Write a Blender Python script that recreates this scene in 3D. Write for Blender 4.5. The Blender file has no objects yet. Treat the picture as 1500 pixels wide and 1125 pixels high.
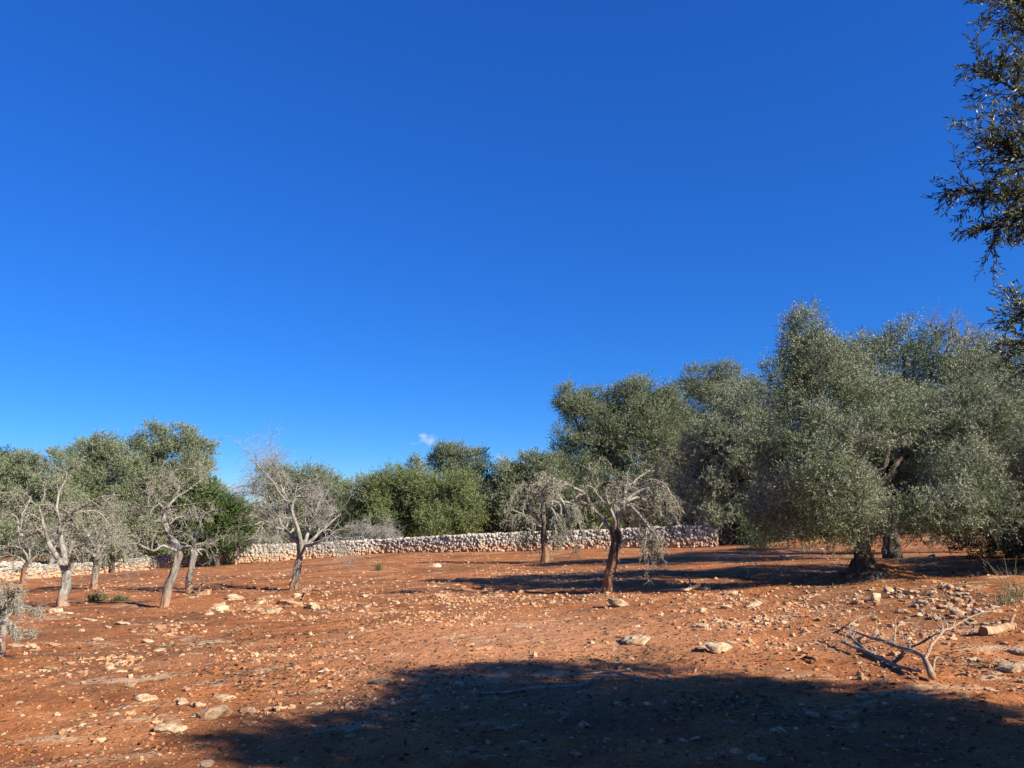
import bpy, math, random
import numpy as np
from mathutils import Vector

rng = np.random.default_rng(11)
random.seed(5)


def reseed(text):
    """each object keeps its own random stream"""
    global rng
    import zlib
    rng = np.random.default_rng(zlib.crc32(text.encode()))

SC = bpy.context.scene
COL = SC.collection

# ------------------------------------------------------------------ camera numbers
FPX = 1125.0                       # focal length in photograph pixels (1500 wide)
CAMZ = 1.6
PITCH = math.atan((768 - 562.5) / FPX)
CP, SP = math.cos(PITCH), math.sin(PITCH)


def ray(px, py):
    u = (px - 750.0) / FPX
    v = (562.5 - py) / FPX
    d = np.array([u, CP - v * SP, SP + v * CP])
    return d / d[1]


def P(px, py, Y):
    """point at depth Y on the sight line of a photograph pixel"""
    d = ray(px, py)
    return np.array([d[0] * Y, Y, CAMZ + d[2] * Y])


# ------------------------------------------------------------------ noise
def _hash(ix, iy, iz, seed):
    h = (ix.astype(np.int64) * 374761393 + iy.astype(np.int64) * 668265263 + iz.astype(np.int64) * 2147483647 + seed * 1274126177)
    h = (h ^ (h >> 13)) * 1274126177
    h = h & 0x7FFFFFFF
    h = (h ^ (h >> 16)) & 0xFFFFFF
    return h / float(0xFFFFFF) * 2 - 1


def vnoise(x, y, z=0.0, seed=0):
    x, y, z = np.broadcast_arrays(np.asarray(x, float), np.asarray(y, float), np.asarray(z, float))
    ix, iy, iz = np.floor(x), np.floor(y), np.floor(z)
    fx, fy, fz = x - ix, y - iy, z - iz
    fx = fx * fx * fx * (fx * (fx * 6 - 15) + 10)
    fy = fy * fy * fy * (fy * (fy * 6 - 15) + 10)
    fz = fz * fz * fz * (fz * (fz * 6 - 15) + 10)
    ix, iy, iz = ix.astype(np.int64), iy.astype(np.int64), iz.astype(np.int64)
    r = 0
    for a in (0, 1):
        wx = fx if a else 1 - fx
        for b in (0, 1):
            wy = fy if b else 1 - fy
            for c in (0, 1):
                wz = fz if c else 1 - fz
                r = r + wx * wy * wz * _hash(ix + a, iy + b, iz + c, seed)
    return r


def fbm(x, y, z=0.0, octv=4, seed=0, gain=0.5):
    a, f, r = 1.0, 1.0, 0
    for o in range(octv):
        r = r + a * vnoise(np.asarray(x) * f + 13.7 * o, np.asarray(y) * f + 7.3 * o, np.asarray(z) * f, seed + o)
        a *= gain
        f *= 2.03
    return r


# ------------------------------------------------------------------ terrain
def ground_base(x, y):
    x = np.asarray(x, float)
    y = np.asarray(y, float)
    z = 2.6 * np.tanh(0.05 * x / 2.6)
    z = z + 0.07 * fbm(x / 5.0, y / 5.0, 0, 2, 3)
    z = z + 0.20 * np.exp(-(((x + 8) / 5.5) ** 2 + ((y - 49) / 7) ** 2)) - 0.16 * np.exp(-(((x - 11.5) / 4) ** 2 + ((y - 44) / 5) ** 2))
    # mound under the big olive
    d2 = ((x - 8.25) ** 2 + (y - 18.1) ** 2)
    z = z + 0.30 * np.exp(-d2 / 0.7)
    return z


def ground_z(x, y):
    x = np.asarray(x, float)
    y = np.asarray(y, float)
    z = ground_base(x, y)
    m = np.exp(-np.maximum(np.hypot(x, y) - 20, 0) / 25.0)
    z = z + m * (0.034 * fbm(x / 1.1, y / 0.8, 0, 3, 21) + 0.020 * np.abs(fbm(x / 0.3, y / 0.26, 0, 3, 31)))
    return z


def on_ground(px, py):
    d = ray(px, py)
    lo, hi = 1.5, 140.0
    ys = np.linspace(lo, hi, 4000)
    h = CAMZ + d[2] * ys - ground_z(d[0] * ys, ys)
    k = np.argmax(h <= 0)
    if h[k] > 0:
        k = len(ys) - 1
    a, b = ys[max(k - 1, 0)], ys[k]
    for _ in range(20):
        m = 0.5 * (a + b)
        if CAMZ + d[2] * m - float(ground_z(d[0] * m, m)) > 0:
            a = m
        else:
            b = m
    return np.array([d[0] * b, b, float(ground_z(d[0] * b, b))])


# ------------------------------------------------------------------ objects helpers
def mesh_from(name, V, Fq=None, Ft=None, mat=None, smooth=True):
    me = bpy.data.meshes.new(name)
    V = np.ascontiguousarray(V, dtype=np.float32)
    nq = 0 if Fq is None else len(Fq)
    nt = 0 if Ft is None else len(Ft)
    me.vertices.add(len(V))
    me.vertices.foreach_set("co", V.ravel())
    loops = []
    if nq:
        loops.append(np.asarray(Fq, np.int32).ravel())
    if nt:
        loops.append(np.asarray(Ft, np.int32).ravel())
    L = np.concatenate(loops)
    me.loops.add(len(L))
    me.loops.foreach_set("vertex_index", L)
    tot = np.concatenate([np.full(nq, 4, np.int32), np.full(nt, 3, np.int32)])
    start = np.concatenate([[0], np.cumsum(tot)[:-1]]).astype(np.int32)
    me.polygons.add(nq + nt)
    me.polygons.foreach_set("loop_start", start)
    me.polygons.foreach_set("loop_total", tot)
    me.polygons.foreach_set("use_smooth", np.full(nq + nt, bool(smooth)))
    me.update(calc_edges=True)
    if mat is not None:
        me.materials.append(mat)
    return me


def link(name, me, parent=None, loc=None):
    o = bpy.data.objects.new(name, me)
    COL.objects.link(o)
    if parent is not None:
        o.parent = parent
    if loc is not None:
        o.location = loc
    return o


def tag(o, label=None, cat=None, group=None, kind=None):
    if label:
        o["label"] = label
    if cat:
        o["category"] = cat
    if group:
        o["group"] = group
    if kind:
        o["kind"] = kind
    return o


def empty(name, loc, label, cat, group=None):
    o = bpy.data.objects.new(name, None)
    COL.objects.link(o)
    o.location = loc
    o.empty_display_size = 0.2
    return tag(o, label, cat, group)


class MB:
    """collects quad pieces"""

    def __init__(self):
        self.V, self.F, self.n = [], [], 0

    def add(self, V, F):
        V = np.asarray(V, float).reshape(-1, 3)
        self.V.append(V)
        self.F.append(np.asarray(F, np.int64).reshape(-1, 4) + self.n)
        self.n += len(V)

    def build(self, name, mat, parent=None, origin=(0, 0, 0), smooth=True):
        if not self.V:
            return None
        V = np.concatenate(self.V) - np.asarray(origin)
        me = mesh_from(name, V, np.concatenate(self.F), None, mat, smooth)
        return link(name, me, parent)


def norm(a):
    return a / np.maximum(np.linalg.norm(a, axis=-1, keepdims=True), 1e-9)


def tubes(Pts, R, S=6, bark=0.0):
    """N polylines (N,K,3) with radii (N,K) -> verts, quads"""
    Pts = np.asarray(Pts, float)
    R = np.asarray(R, float)
    if Pts.ndim == 2:
        Pts, R = Pts[None], R[None]
    N, K, _ = Pts.shape
    T = np.empty_like(Pts)
    T[:, 1:-1] = Pts[:, 2:] - Pts[:, :-2]
    T[:, 0] = Pts[:, 1] - Pts[:, 0]
    T[:, -1] = Pts[:, -1] - Pts[:, -2]
    T = norm(T)
    avg = np.abs(norm(Pts[:, -1] - Pts[:, 0]))
    ref = np.zeros((N, 3))
    ref[np.arange(N), np.argmin(avg, axis=1)] = 1.0
    U = norm(np.cross(T, ref[:, None, :]))
    W = np.cross(T, U)
    a = np.arange(S) * 2 * np.pi / S
    rr = R[:, :, None] * np.ones(S)
    if bark > 0:
        ph = rng.uniform(0, 50, N)[:, None, None]
        s = np.linspace(0, 1, K)[None, :, None] * K * 0.35
        rr = rr * (1 + bark * fbm(np.cos(a)[None, None] * 1.6 + ph, np.sin(a)[None, None] * 1.6 + s * 0.25, s * 0.5, 3, 77)
                   + bark * 0.6 * np.cos(a * 5 + s * 0.8 + ph))
    V = Pts[:, :, None, :] + rr[..., None] * (np.cos(a)[None, None, :, None] * U[:, :, None, :] + np.sin(a)[None, None, :, None] * W[:, :, None, :])
    idx = np.arange(N * K * S).reshape(N, K, S)
    j = (np.arange(S) + 1) % S
    F = np.stack([idx[:, :-1, :], idx[:, :-1, :][:, :, j], idx[:, 1:, :][:, :, j], idx[:, 1:, :]], axis=-1)
    return V.reshape(-1, 3), F.reshape(-1, 4)


def smooth_line(C, n=24, rough=0.0):
    """Catmull-Rom through control points; C rows x,y,z,r"""
    C = np.asarray(C, float)
    C = np.vstack([2 * C[0] - C[1], C, 2 * C[-1] - C[-2]])
    m = len(C) - 3
    t = np.linspace(0, m - 1e-6, n)
    i = t.astype(int)
    f = (t - i)[:, None]
    p0, p1, p2, p3 = C[i], C[i + 1], C[i + 2], C[i + 3]
    q = 0.5 * (2 * p1 + (p2 - p0) * f + (2 * p0 - 5 * p1 + 4 * p2 - p3) * f ** 2 + (3 * p1 - p0 - 3 * p2 + p3) * f ** 3)
    if rough > 0:
        k = np.arange(n)
        o = rng.uniform(0, 99)
        w = np.minimum(1, k / 3.0)
        for c in range(3):
            q[:, c] += rough * w * fbm(k * 0.35 + o, np.full(n, c * 9.1), 0, 2, 5)
    q[:, 3] = np.maximum(q[:, 3], 0.003)
    return q[:, :3], q[:, 3]


def capped(pts, rr):
    """round off the free end of a trunk"""
    d = norm(pts[-1] - pts[-2])
    r = rr[-1]
    return (np.vstack([pts, pts[-1] + d * r * .45, pts[-1] + d * r * .8, pts[-1] + d * r * .95]),
            np.concatenate([rr, [r * .82, r * .45, .002]]))


def grow(PP, PR, n, trange, length, ang, grav=0.0, wig=0.3, K=6, rfac=0.6, rmin=0.003, rmax=9.0, up=0.0, tip=0.35, jit=0.35):
    """children of N parent polylines -> (n,K,3),(n,K)"""
    N, KP, _ = PP.shape
    ln = np.linalg.norm(np.diff(PP, axis=1), axis=2).sum(1)
    pi = rng.choice(N, n, p=ln / ln.sum())
    t = rng.uniform(trange[0], trange[1], n) * (KP - 1)
    i = np.minimum(t.astype(int), KP - 2)
    f = (t - i)[:, None]
    s = PP[pi, i] * (1 - f) + PP[pi, i + 1] * f
    r = PR[pi, i] * (1 - f[:, 0]) + PR[pi, i + 1] * f[:, 0]
    T = norm(PP[pi, i + 1] - PP[pi, i])
    q = norm(np.cross(T, rng.normal(size=(n, 3))))
    a = np.radians(rng.normal(ang, ang * 0.3, n))[:, None]
    d = norm(T * np.cos(a) + q * np.sin(a) + np.array([0, 0, up]))
    L = length * rng.uniform(1 - jit, 1 + jit, n)
    Q = np.empty((n, K, 3))
    Q[:, 0] = s
    for k in range(1, K):
        d = norm(d + np.array([0, 0, -grav]) + wig * rng.normal(size=(n, 3)))
        Q[:, k] = Q[:, k - 1] + d * (L / (K - 1))[:, None]
    r0 = np.clip(r * rfac, rmin, rmax)
    R = r0[:, None] * np.linspace(1, tip, K)[None]
    return Q, R


def leaf_quads(B, D, Nn, L, W):
    """diamond leaves: base, direction, side; slightly folded"""
    S = norm(np.cross(D, Nn)) * (W * 0.5)[:, None]
    up = norm(np.cross(S, D)) * (L * 0.08)[:, None]
    v0 = B
    v1 = B + D * (L * 0.45)[:, None] + S + up
    v2 = B + D * L[:, None]
    v3 = B + D * (L * 0.45)[:, None] - S + up
    V = np.stack([v0, v1, v2, v3], axis=1).reshape(-1, 3)
    F = np.arange(len(V)).reshape(-1, 4)
    return V, F


def rand_dirs(n):
    return norm(rng.normal(size=(n, 3)))


def sprays(mb, start, d, ln, nl, L, W, spread=0.9, droop=0.0):
    """leafy sprays: nl leaves along each short twig"""
    M = len(start)
    t = (np.arange(nl) + 0.5) / nl
    perp = norm(np.cross(d, rand_dirs(M)))
    pos = (start[:, None, :] + d[:, None, :] * (ln[:, None] * t[None])[..., None]
           + perp[:, None, :] * (0.18 * ln[:, None] * t[None] ** 2)[..., None])
    pos[..., 2] -= droop * (ln[:, None] * t[None] ** 2)
    n = M * nl
    pos = pos.reshape(-1, 3)
    dd = np.repeat(d, nl, axis=0)
    side = rand_dirs(n)
    ld = norm(dd * 0.7 + side * spread)
    nn = norm(rand_dirs(n) + np.array([0, 0, 0.5]))
    V, F = leaf_quads(pos, ld, nn, L * rng.uniform(0.65, 1.25, n), W * rng.uniform(0.7, 1.2, n))
    mb.add(V, F)


def crown(mb, lobes, leaf, wid, density, nsub=12, subr=0.42, splen=0.35, nl=12, upw=0.35, spread=0.9, droop=0.0, shell=0.6, voids=(), shoots=0.1):
    """lobes: list of (centre(3), radii(3)); density = sprays per square metre of sub-lobe surface"""
    for c, r in lobes:
        c = np.asarray(c, float)
        r = np.asarray(r, float)
        k = max(4, int(nsub))
        dirs = rand_dirs(k)
        rad = rng.uniform(0.45, 0.95, k)[:, None]
        sc = c + dirs * r * rad
        sr = r.mean() * subr * rng.uniform(0.65, 1.3, k)
        for j in range(k):
            m = int(max(6, density * 4 * math.pi * sr[j] ** 2))
            u = rand_dirs(m)
            fr = 1 - (1 - shell) * rng.uniform(0, 1, m) ** 1.3 * 1.6
            fr = np.clip(fr, 0.05, 1.05)
            st = sc[j] + u * (sr[j] * fr)[:, None] * np.array([1.1, 1.1, 0.9])
            out = norm(0.65 * u + 0.45 * dirs[j] + np.array([0, 0, upw]) + 0.55 * rng.normal(size=(m, 3)))
            keep = np.ones(m, bool)
            for vc, vr in voids:
                keep &= (((st - vc) / vr) ** 2).sum(1) > rng.uniform(0.75, 1.1, m)
            # undersides carry fewer leaves
            keep &= (u[:, 2] > -0.35) | (rng.random(m) < 0.55)
            st, out = st[keep], out[keep]
            m = len(st)
            if m == 0:
                continue
            ln = splen * rng.uniform(0.5, 1.3, m)
            sprays(mb, st, out, ln, nl, leaf, wid, spread, droop)
            q = rng.random(m) < shoots
            if q.any():
                o2 = norm(out[q] + np.array([0, 0, 0.5]) * np.sign(dirs[j][2] + 0.25) + 0.3 * rng.normal(size=(int(q.sum()), 3)))
                sprays(mb, st[q], o2, splen * rng.uniform(1.3, 2.3, int(q.sum())), nl + 4, leaf * 0.9, wid * 0.9, spread * 0.6, 0.25)


# ------------------------------------------------------------------ materials
def new_mat(name):
    m = bpy.data.materials.new(name)
    m.use_nodes = True
    nt = m.node_tree
    nt.nodes.clear()
    out = nt.nodes.new("ShaderNodeOutputMaterial")
    return m, nt, out


def N(nt, t, **kw):
    n = nt.nodes.new(t)
    for k, v in kw.items():
        if hasattr(n, k) and k not in ("inputs",):
            setattr(n, k, v)
    return n


def ramp(nt, fac, stops):
    r = nt.nodes.new("ShaderNodeValToRGB")
    e = r.color_ramp.elements
    while len(e) < len(stops):
        e.new(0.5)
    for i, (p, c) in enumerate(stops):
        e[i].position = p
        e[i].color = (c[0], c[1], c[2], 1) if not isinstance(c, (int, float)) else (c, c, c, 1)
    nt.links.new(fac, r.inputs[0])
    return r.outputs[0]


def noise(nt, vec, scale, detail=4, rough=0.55, dim='3D'):
    n = nt.nodes.new("ShaderNodeTexNoise")
    n.inputs["Scale"].default_value = scale
    n.inputs["Detail"].default_value = detail
    n.inputs["Roughness"].default_value = rough
    if vec is not None:
        nt.links.new(vec, n.inputs["Vector"])
    return n.outputs["Fac"]


def mix(nt, fac, a, b, mode='MIX'):
    n = nt.nodes.new("ShaderNodeMix")
    n.data_type = 'RGBA'
    n.blend_type = mode
    for sock, v in ((n.inputs[0], fac), (n.inputs[6], a), (n.inputs[7], b)):
        if hasattr(v, "is_output"):
            nt.links.new(v, sock)
        elif isinstance(v, (int, float)):
            sock.default_value = v
        else:
            sock.default_value = (v[0], v[1], v[2], 1)
    return n.outputs[2]


def math_node(nt, op, a, b=None, c=None):
    n = nt.nodes.new("ShaderNodeMath")
    n.operation = op
    for i, v in enumerate((a, b, c)):
        if v is None:
            continue
        if hasattr(v, "is_output"):
            nt.links.new(v, n.inputs[i])
        else:
            n.inputs[i].default_value = v
    return n.outputs[0]


def bsdf(nt, out, col, rough=0.9, bump=None, bump_d=0.02, bump_s=1.0, spec=0.2):
    b = nt.nodes.new("ShaderNodeBsdfPrincipled")
    b.inputs["Roughness"].default_value = rough
    b.inputs["Specular IOR Level"].default_value = spec
    if hasattr(col, "is_output"):
        nt.links.new(col, b.inputs["Base Color"])
    else:
        b.inputs["Base Color"].default_value = (*col, 1)
    if bump is not None:
        bn = nt.nodes.new("ShaderNodeBump")
        bn.inputs["Distance"].default_value = bump_d
        bn.inputs["Strength"].default_value = bump_s
        nt.links.new(bump, bn.inputs["Height"])
        nt.links.new(bn.outputs[0], b.inputs["Normal"])
    nt.links.new(b.outputs[0], out.inputs[0])
    return b


def leaf_mat(name, cols, trans=0.25, gloss=0.45, patch=None):
    m, nt, out = new_mat(name)
    g = N(nt, "ShaderNodeNewGeometry")
    c = ramp(nt, g.outputs["Random Per Island"], cols)
    if patch is not None:
        tc = N(nt, "ShaderNodeTexCoord")
        f = noise(nt, tc.outputs["Object"], 0.9, 2)
        fr = ramp(nt, f, [(0.42, 0.0), (0.62, 1.0)])
        c = mix(nt, fr, c, mix(nt, 1.0, c, patch, 'MULTIPLY'))
    b = nt.nodes.new("ShaderNodeBsdfPrincipled")
    b.inputs["Roughness"].default_value = gloss
    b.inputs["Specular IOR Level"].default_value = 0.22
    nt.links.new(c, b.inputs["Base Color"])
    t = nt.nodes.new("ShaderNodeBsdfTranslucent")
    nt.links.new(c, t.inputs[0])
    mx = nt.nodes.new("ShaderNodeMixShader")
    mx.inputs[0].default_value = trans
    nt.links.new(b.outputs[0], mx.inputs[1])
    nt.links.new(t.outputs[0], mx.inputs[2])
    nt.links.new(mx.outputs[0], out.inputs[0])
    return m


OLIVE = [(0.0, (0.131, 0.161, 0.097)), (0.4, (0.213, 0.246, 0.161)), (0.75, (0.31, 0.342, 0.242)), (1.0, (0.447, 0.46, 0.347))]
OLIVE_FAR = [(0.0, (0.099, 0.122, 0.066)), (0.4, (0.174, 0.206, 0.12)), (0.75, (0.26, 0.291, 0.185)), (1.0, (0.364, 0.377, 0.266))]
OLIVE_GREEN = [(0.0, (0.089, 0.12, 0.044)), (0.5, (0.159, 0.199, 0.077)), (0.85, (0.234, 0.273, 0.12)), (1.0, (0.318, 0.338, 0.178))]
MASTIC = [(0.0, (0.03, 0.056, 0.014)), (0.5, (0.062, 0.112, 0.026)), (0.85, (0.11, 0.175, 0.042)), (1.0, (0.18, 0.24, 0.08))]
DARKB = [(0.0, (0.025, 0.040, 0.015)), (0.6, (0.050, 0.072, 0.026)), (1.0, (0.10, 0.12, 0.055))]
M_OLIVE = leaf_mat("olive_leaf", OLIVE, 0.08, 0.6, (0.66, 0.74, 0.6))
M_OLIVE_FAR = leaf_mat("olive_leaf_distant", OLIVE_FAR, 0.08, 0.5, (0.66, 0.76, 0.62))
M_OLIVE_GREEN = leaf_mat("wild_olive_leaf", OLIVE_GREEN, 0.08, 0.5, (0.8, 0.88, 0.75))
M_MASTIC = leaf_mat("mastic_leaf", MASTIC, 0.3, 0.4)
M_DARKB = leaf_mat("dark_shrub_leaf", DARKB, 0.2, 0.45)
M_NEAR = leaf_mat("near_olive_leaf", [(0.0, (0.06, 0.075, 0.035)), (0.55, (0.11, 0.13, 0.062)), (0.8, (0.22, 0.24, 0.15)), (1.0, (0.42, 0.44, 0.34))], 0.2, 0.38)
M_LICHEN = leaf_mat("lichen_flake", [(0.0, (0.14, 0.138, 0.080)), (0.5, (0.255, 0.25, 0.155)), (1.0, (0.40, 0.395, 0.28))], 0.1, 0.9)
M_WEED = leaf_mat("weed_leaf", [(0.0, (0.06, 0.09, 0.03)), (0.6, (0.13, 0.17, 0.06)), (1.0, (0.24, 0.25, 0.12))], 0.3, 0.6)
M_DRYGRASS = leaf_mat("dry_grass_blade", [(0.0, (0.10, 0.10, 0.045)), (0.6, (0.24, 0.21, 0.11)), (1.0, (0.42, 0.37, 0.23))], 0.2, 0.7)


def bark_mat(name, dark, mid, light, soil_h=0.0, sc=5.0):
    m, nt, out = new_mat(name)
    tc = N(nt, "ShaderNodeTexCoord")
    mp = N(nt, "ShaderNodeMapping")
    mp.inputs["Scale"].default_value = (1, 1, 0.22)
    nt.links.new(tc.outputs["Object"], mp.inputs[0])
    f = noise(nt, mp.outputs[0], sc * 3, 6, 0.65)
    c = ramp(nt, f, [(0.25, dark), (0.5, mid), (0.72, light)])
    f2 = noise(nt, tc.outputs["Object"], sc * 1.3, 3)
    c = mix(nt, ramp(nt, f2, [(0.55, 0.0), (0.7, 0.6)]), c, light)
    if soil_h > 0:
        sp = N(nt, "ShaderNodeSeparateXYZ")
        nt.links.new(tc.outputs["Object"], sp.inputs[0])
        wob = math_node(nt, 'MULTIPLY', noise(nt, tc.outputs["Object"], 3.0, 3), soil_h * 0.9)
        h = math_node(nt, 'SUBTRACT', sp.outputs[2], wob)
        fs = ramp(nt, math_node(nt, 'DIVIDE', h, soil_h), [(0.0, 0.72), (0.75, 0.0)])
        fs = math_node(nt, 'MULTIPLY', fs, ramp(nt, f, [(0.3, 1.0), (0.7, 0.45)]))
        c = mix(nt, fs, c, (0.36, 0.17, 0.075))
    bsdf(nt, out, c, 0.95, f, 0.03, 0.9, 0.1)
    return m


M_DEAD = bark_mat("weathered_grey_bark", (0.07, 0.06, 0.05), (0.19, 0.17, 0.145), (0.34, 0.31, 0.27), 0.38)
M_DEADPALE = bark_mat("bleached_dead_wood", (0.09, 0.082, 0.072), (0.22, 0.208, 0.188), (0.40, 0.38, 0.345), 0.35)
M_LIMB = bark_mat("grey_limb_bark", (0.10, 0.094, 0.082), (0.23, 0.22, 0.195), (0.39, 0.375, 0.34))
M_LIMBDARK = bark_mat("dark_grey_limb_bark", (0.06, 0.055, 0.048), (0.16, 0.15, 0.13), (0.31, 0.30, 0.265))
M_TWIG = bark_mat("grey_twig", (0.18, 0.178, 0.15), (0.31, 0.308, 0.265), (0.46, 0.455, 0.40))
M_BURNT = bark_mat("dark_almond_bark", (0.028, 0.022, 0.018), (0.075, 0.06, 0.048), (0.22, 0.19, 0.16), 0.75, 3.0)
M_OLBARK = bark_mat("olive_bark", (0.03, 0.025, 0.02), (0.07, 0.058, 0.046), (0.15, 0.13, 0.105))
M_CUT = bark_mat("fallen_branch_bark", (0.20, 0.11, 0.06), (0.38, 0.24, 0.145), (0.55, 0.42, 0.30))
M_FALLEN = bark_mat("fallen_branch_wood", (0.12, 0.075, 0.048), (0.29, 0.195, 0.125), (0.46, 0.35, 0.25), 0, 9.0)
M_REDTWIG = bark_mat("dry_reddish_twig", (0.13, 0.112, 0.095), (0.21, 0.185, 0.16), (0.32, 0.29, 0.25))


def stone_mat(name, a, b, c, soil, soil_amt, island=False, sc=6.0, soil_h=0.0):
    m, nt, out = new_mat(name)
    tc = N(nt, "ShaderNodeTexCoord")
    gi = N(nt, "ShaderNodeNewGeometry")
    oi = N(nt, "ShaderNodeObjectInfo")
    rnd = gi.outputs["Random Per Island"] if island else oi.outputs["Random"]
    vec = N(nt, "ShaderNodeVectorMath", operation='ADD')
    nt.links.new(tc.outputs["Object"], vec.inputs[0])
    cmb = N(nt, "ShaderNodeCombineXYZ")
    nt.links.new(math_node(nt, 'MULTIPLY', rnd, 37.0), cmb.inputs[0])
    nt.links.new(cmb.outputs[0], vec.inputs[1])
    f = noise(nt, vec.outputs[0], sc, 6, 0.65)
    col = ramp(nt, f, [(0.28, a), (0.5, b), (0.7, c)])
    tint = ramp(nt, rnd, [(0.0, (0.72, 0.70, 0.68)), (0.5, (0.95, 0.92, 0.88)), (1.0, (1.1, 1.06, 1.0))])
    col = mix(nt, 1.0, col, tint, 'MULTIPLY')
    f2 = noise(nt, vec.outputs[0], sc * 0.45, 4, 0.6)
    s = ramp(nt, f2, [(0.45, 0.0), (0.66, soil_amt)])
    if soil_h > 0:
        uvn = N(nt, "ShaderNodeAttribute", attribute_name="wall_h")
        wob = math_node(nt, 'MULTIPLY', noise(nt, tc.outputs["Object"], 0.7, 3), soil_h * 1.1)
        h = math_node(nt, 'SUBTRACT', uvn.outputs["Fac"], wob)
        s2 = ramp(nt, math_node(nt, 'DIVIDE', h, soil_h), [(0.0, 0.75), (0.6, 0.0)])
        s = math_node(nt, 'MAXIMUM', s, s2)
    col = mix(nt, s, col, soil)
    # pits
    vo = N(nt, "ShaderNodeTexVoronoi")
    vo.inputs["Scale"].default_value = sc * 5
    nt.links.new(vec.outputs[0], vo.inputs["Vector"])
    hgt = math_node(nt, 'ADD', f, math_node(nt, 'MULTIPLY', vo.outputs[0], 0.35))
    bsdf(nt, out, col, 0.92, hgt, 0.02, 0.8, 0.15)
    return m


SOILC = (0.37, 0.13, 0.045)
M_ROCK = stone_mat("limestone", (0.38, 0.295, 0.18), (0.57, 0.475, 0.325), (0.72, 0.635, 0.47), SOILC, 0.75)
M_ROCKRED = stone_mat("soil_stained_limestone", (0.30, 0.17, 0.09), (0.46, 0.31, 0.19), (0.62, 0.48, 0.33), SOILC, 0.9)
M_ROCKDARK = stone_mat("dark_grey_stone", (0.07, 0.055, 0.045), (0.14, 0.11, 0.09), (0.24, 0.20, 0.16), SOILC, 0.4)
M_WALL = stone_mat("dry_stone", (0.225, 0.224, 0.208), (0.37, 0.37, 0.34), (0.535, 0.535, 0.495), (0.44, 0.27, 0.15), 0.25, True, 3.0, 0.5)
M_WALLCORE = stone_mat("wall_rubble_core", (0.16, 0.13, 0.10), (0.26, 0.22, 0.18), (0.36, 0.31, 0.26), SOILC, 0.5, False, 3.0)
M_PEB = stone_mat("limestone_gravel", (0.30, 0.155, 0.075), (0.46, 0.31, 0.19), (0.66, 0.53, 0.38), SOILC, 0.65, True, 9.0)


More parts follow.
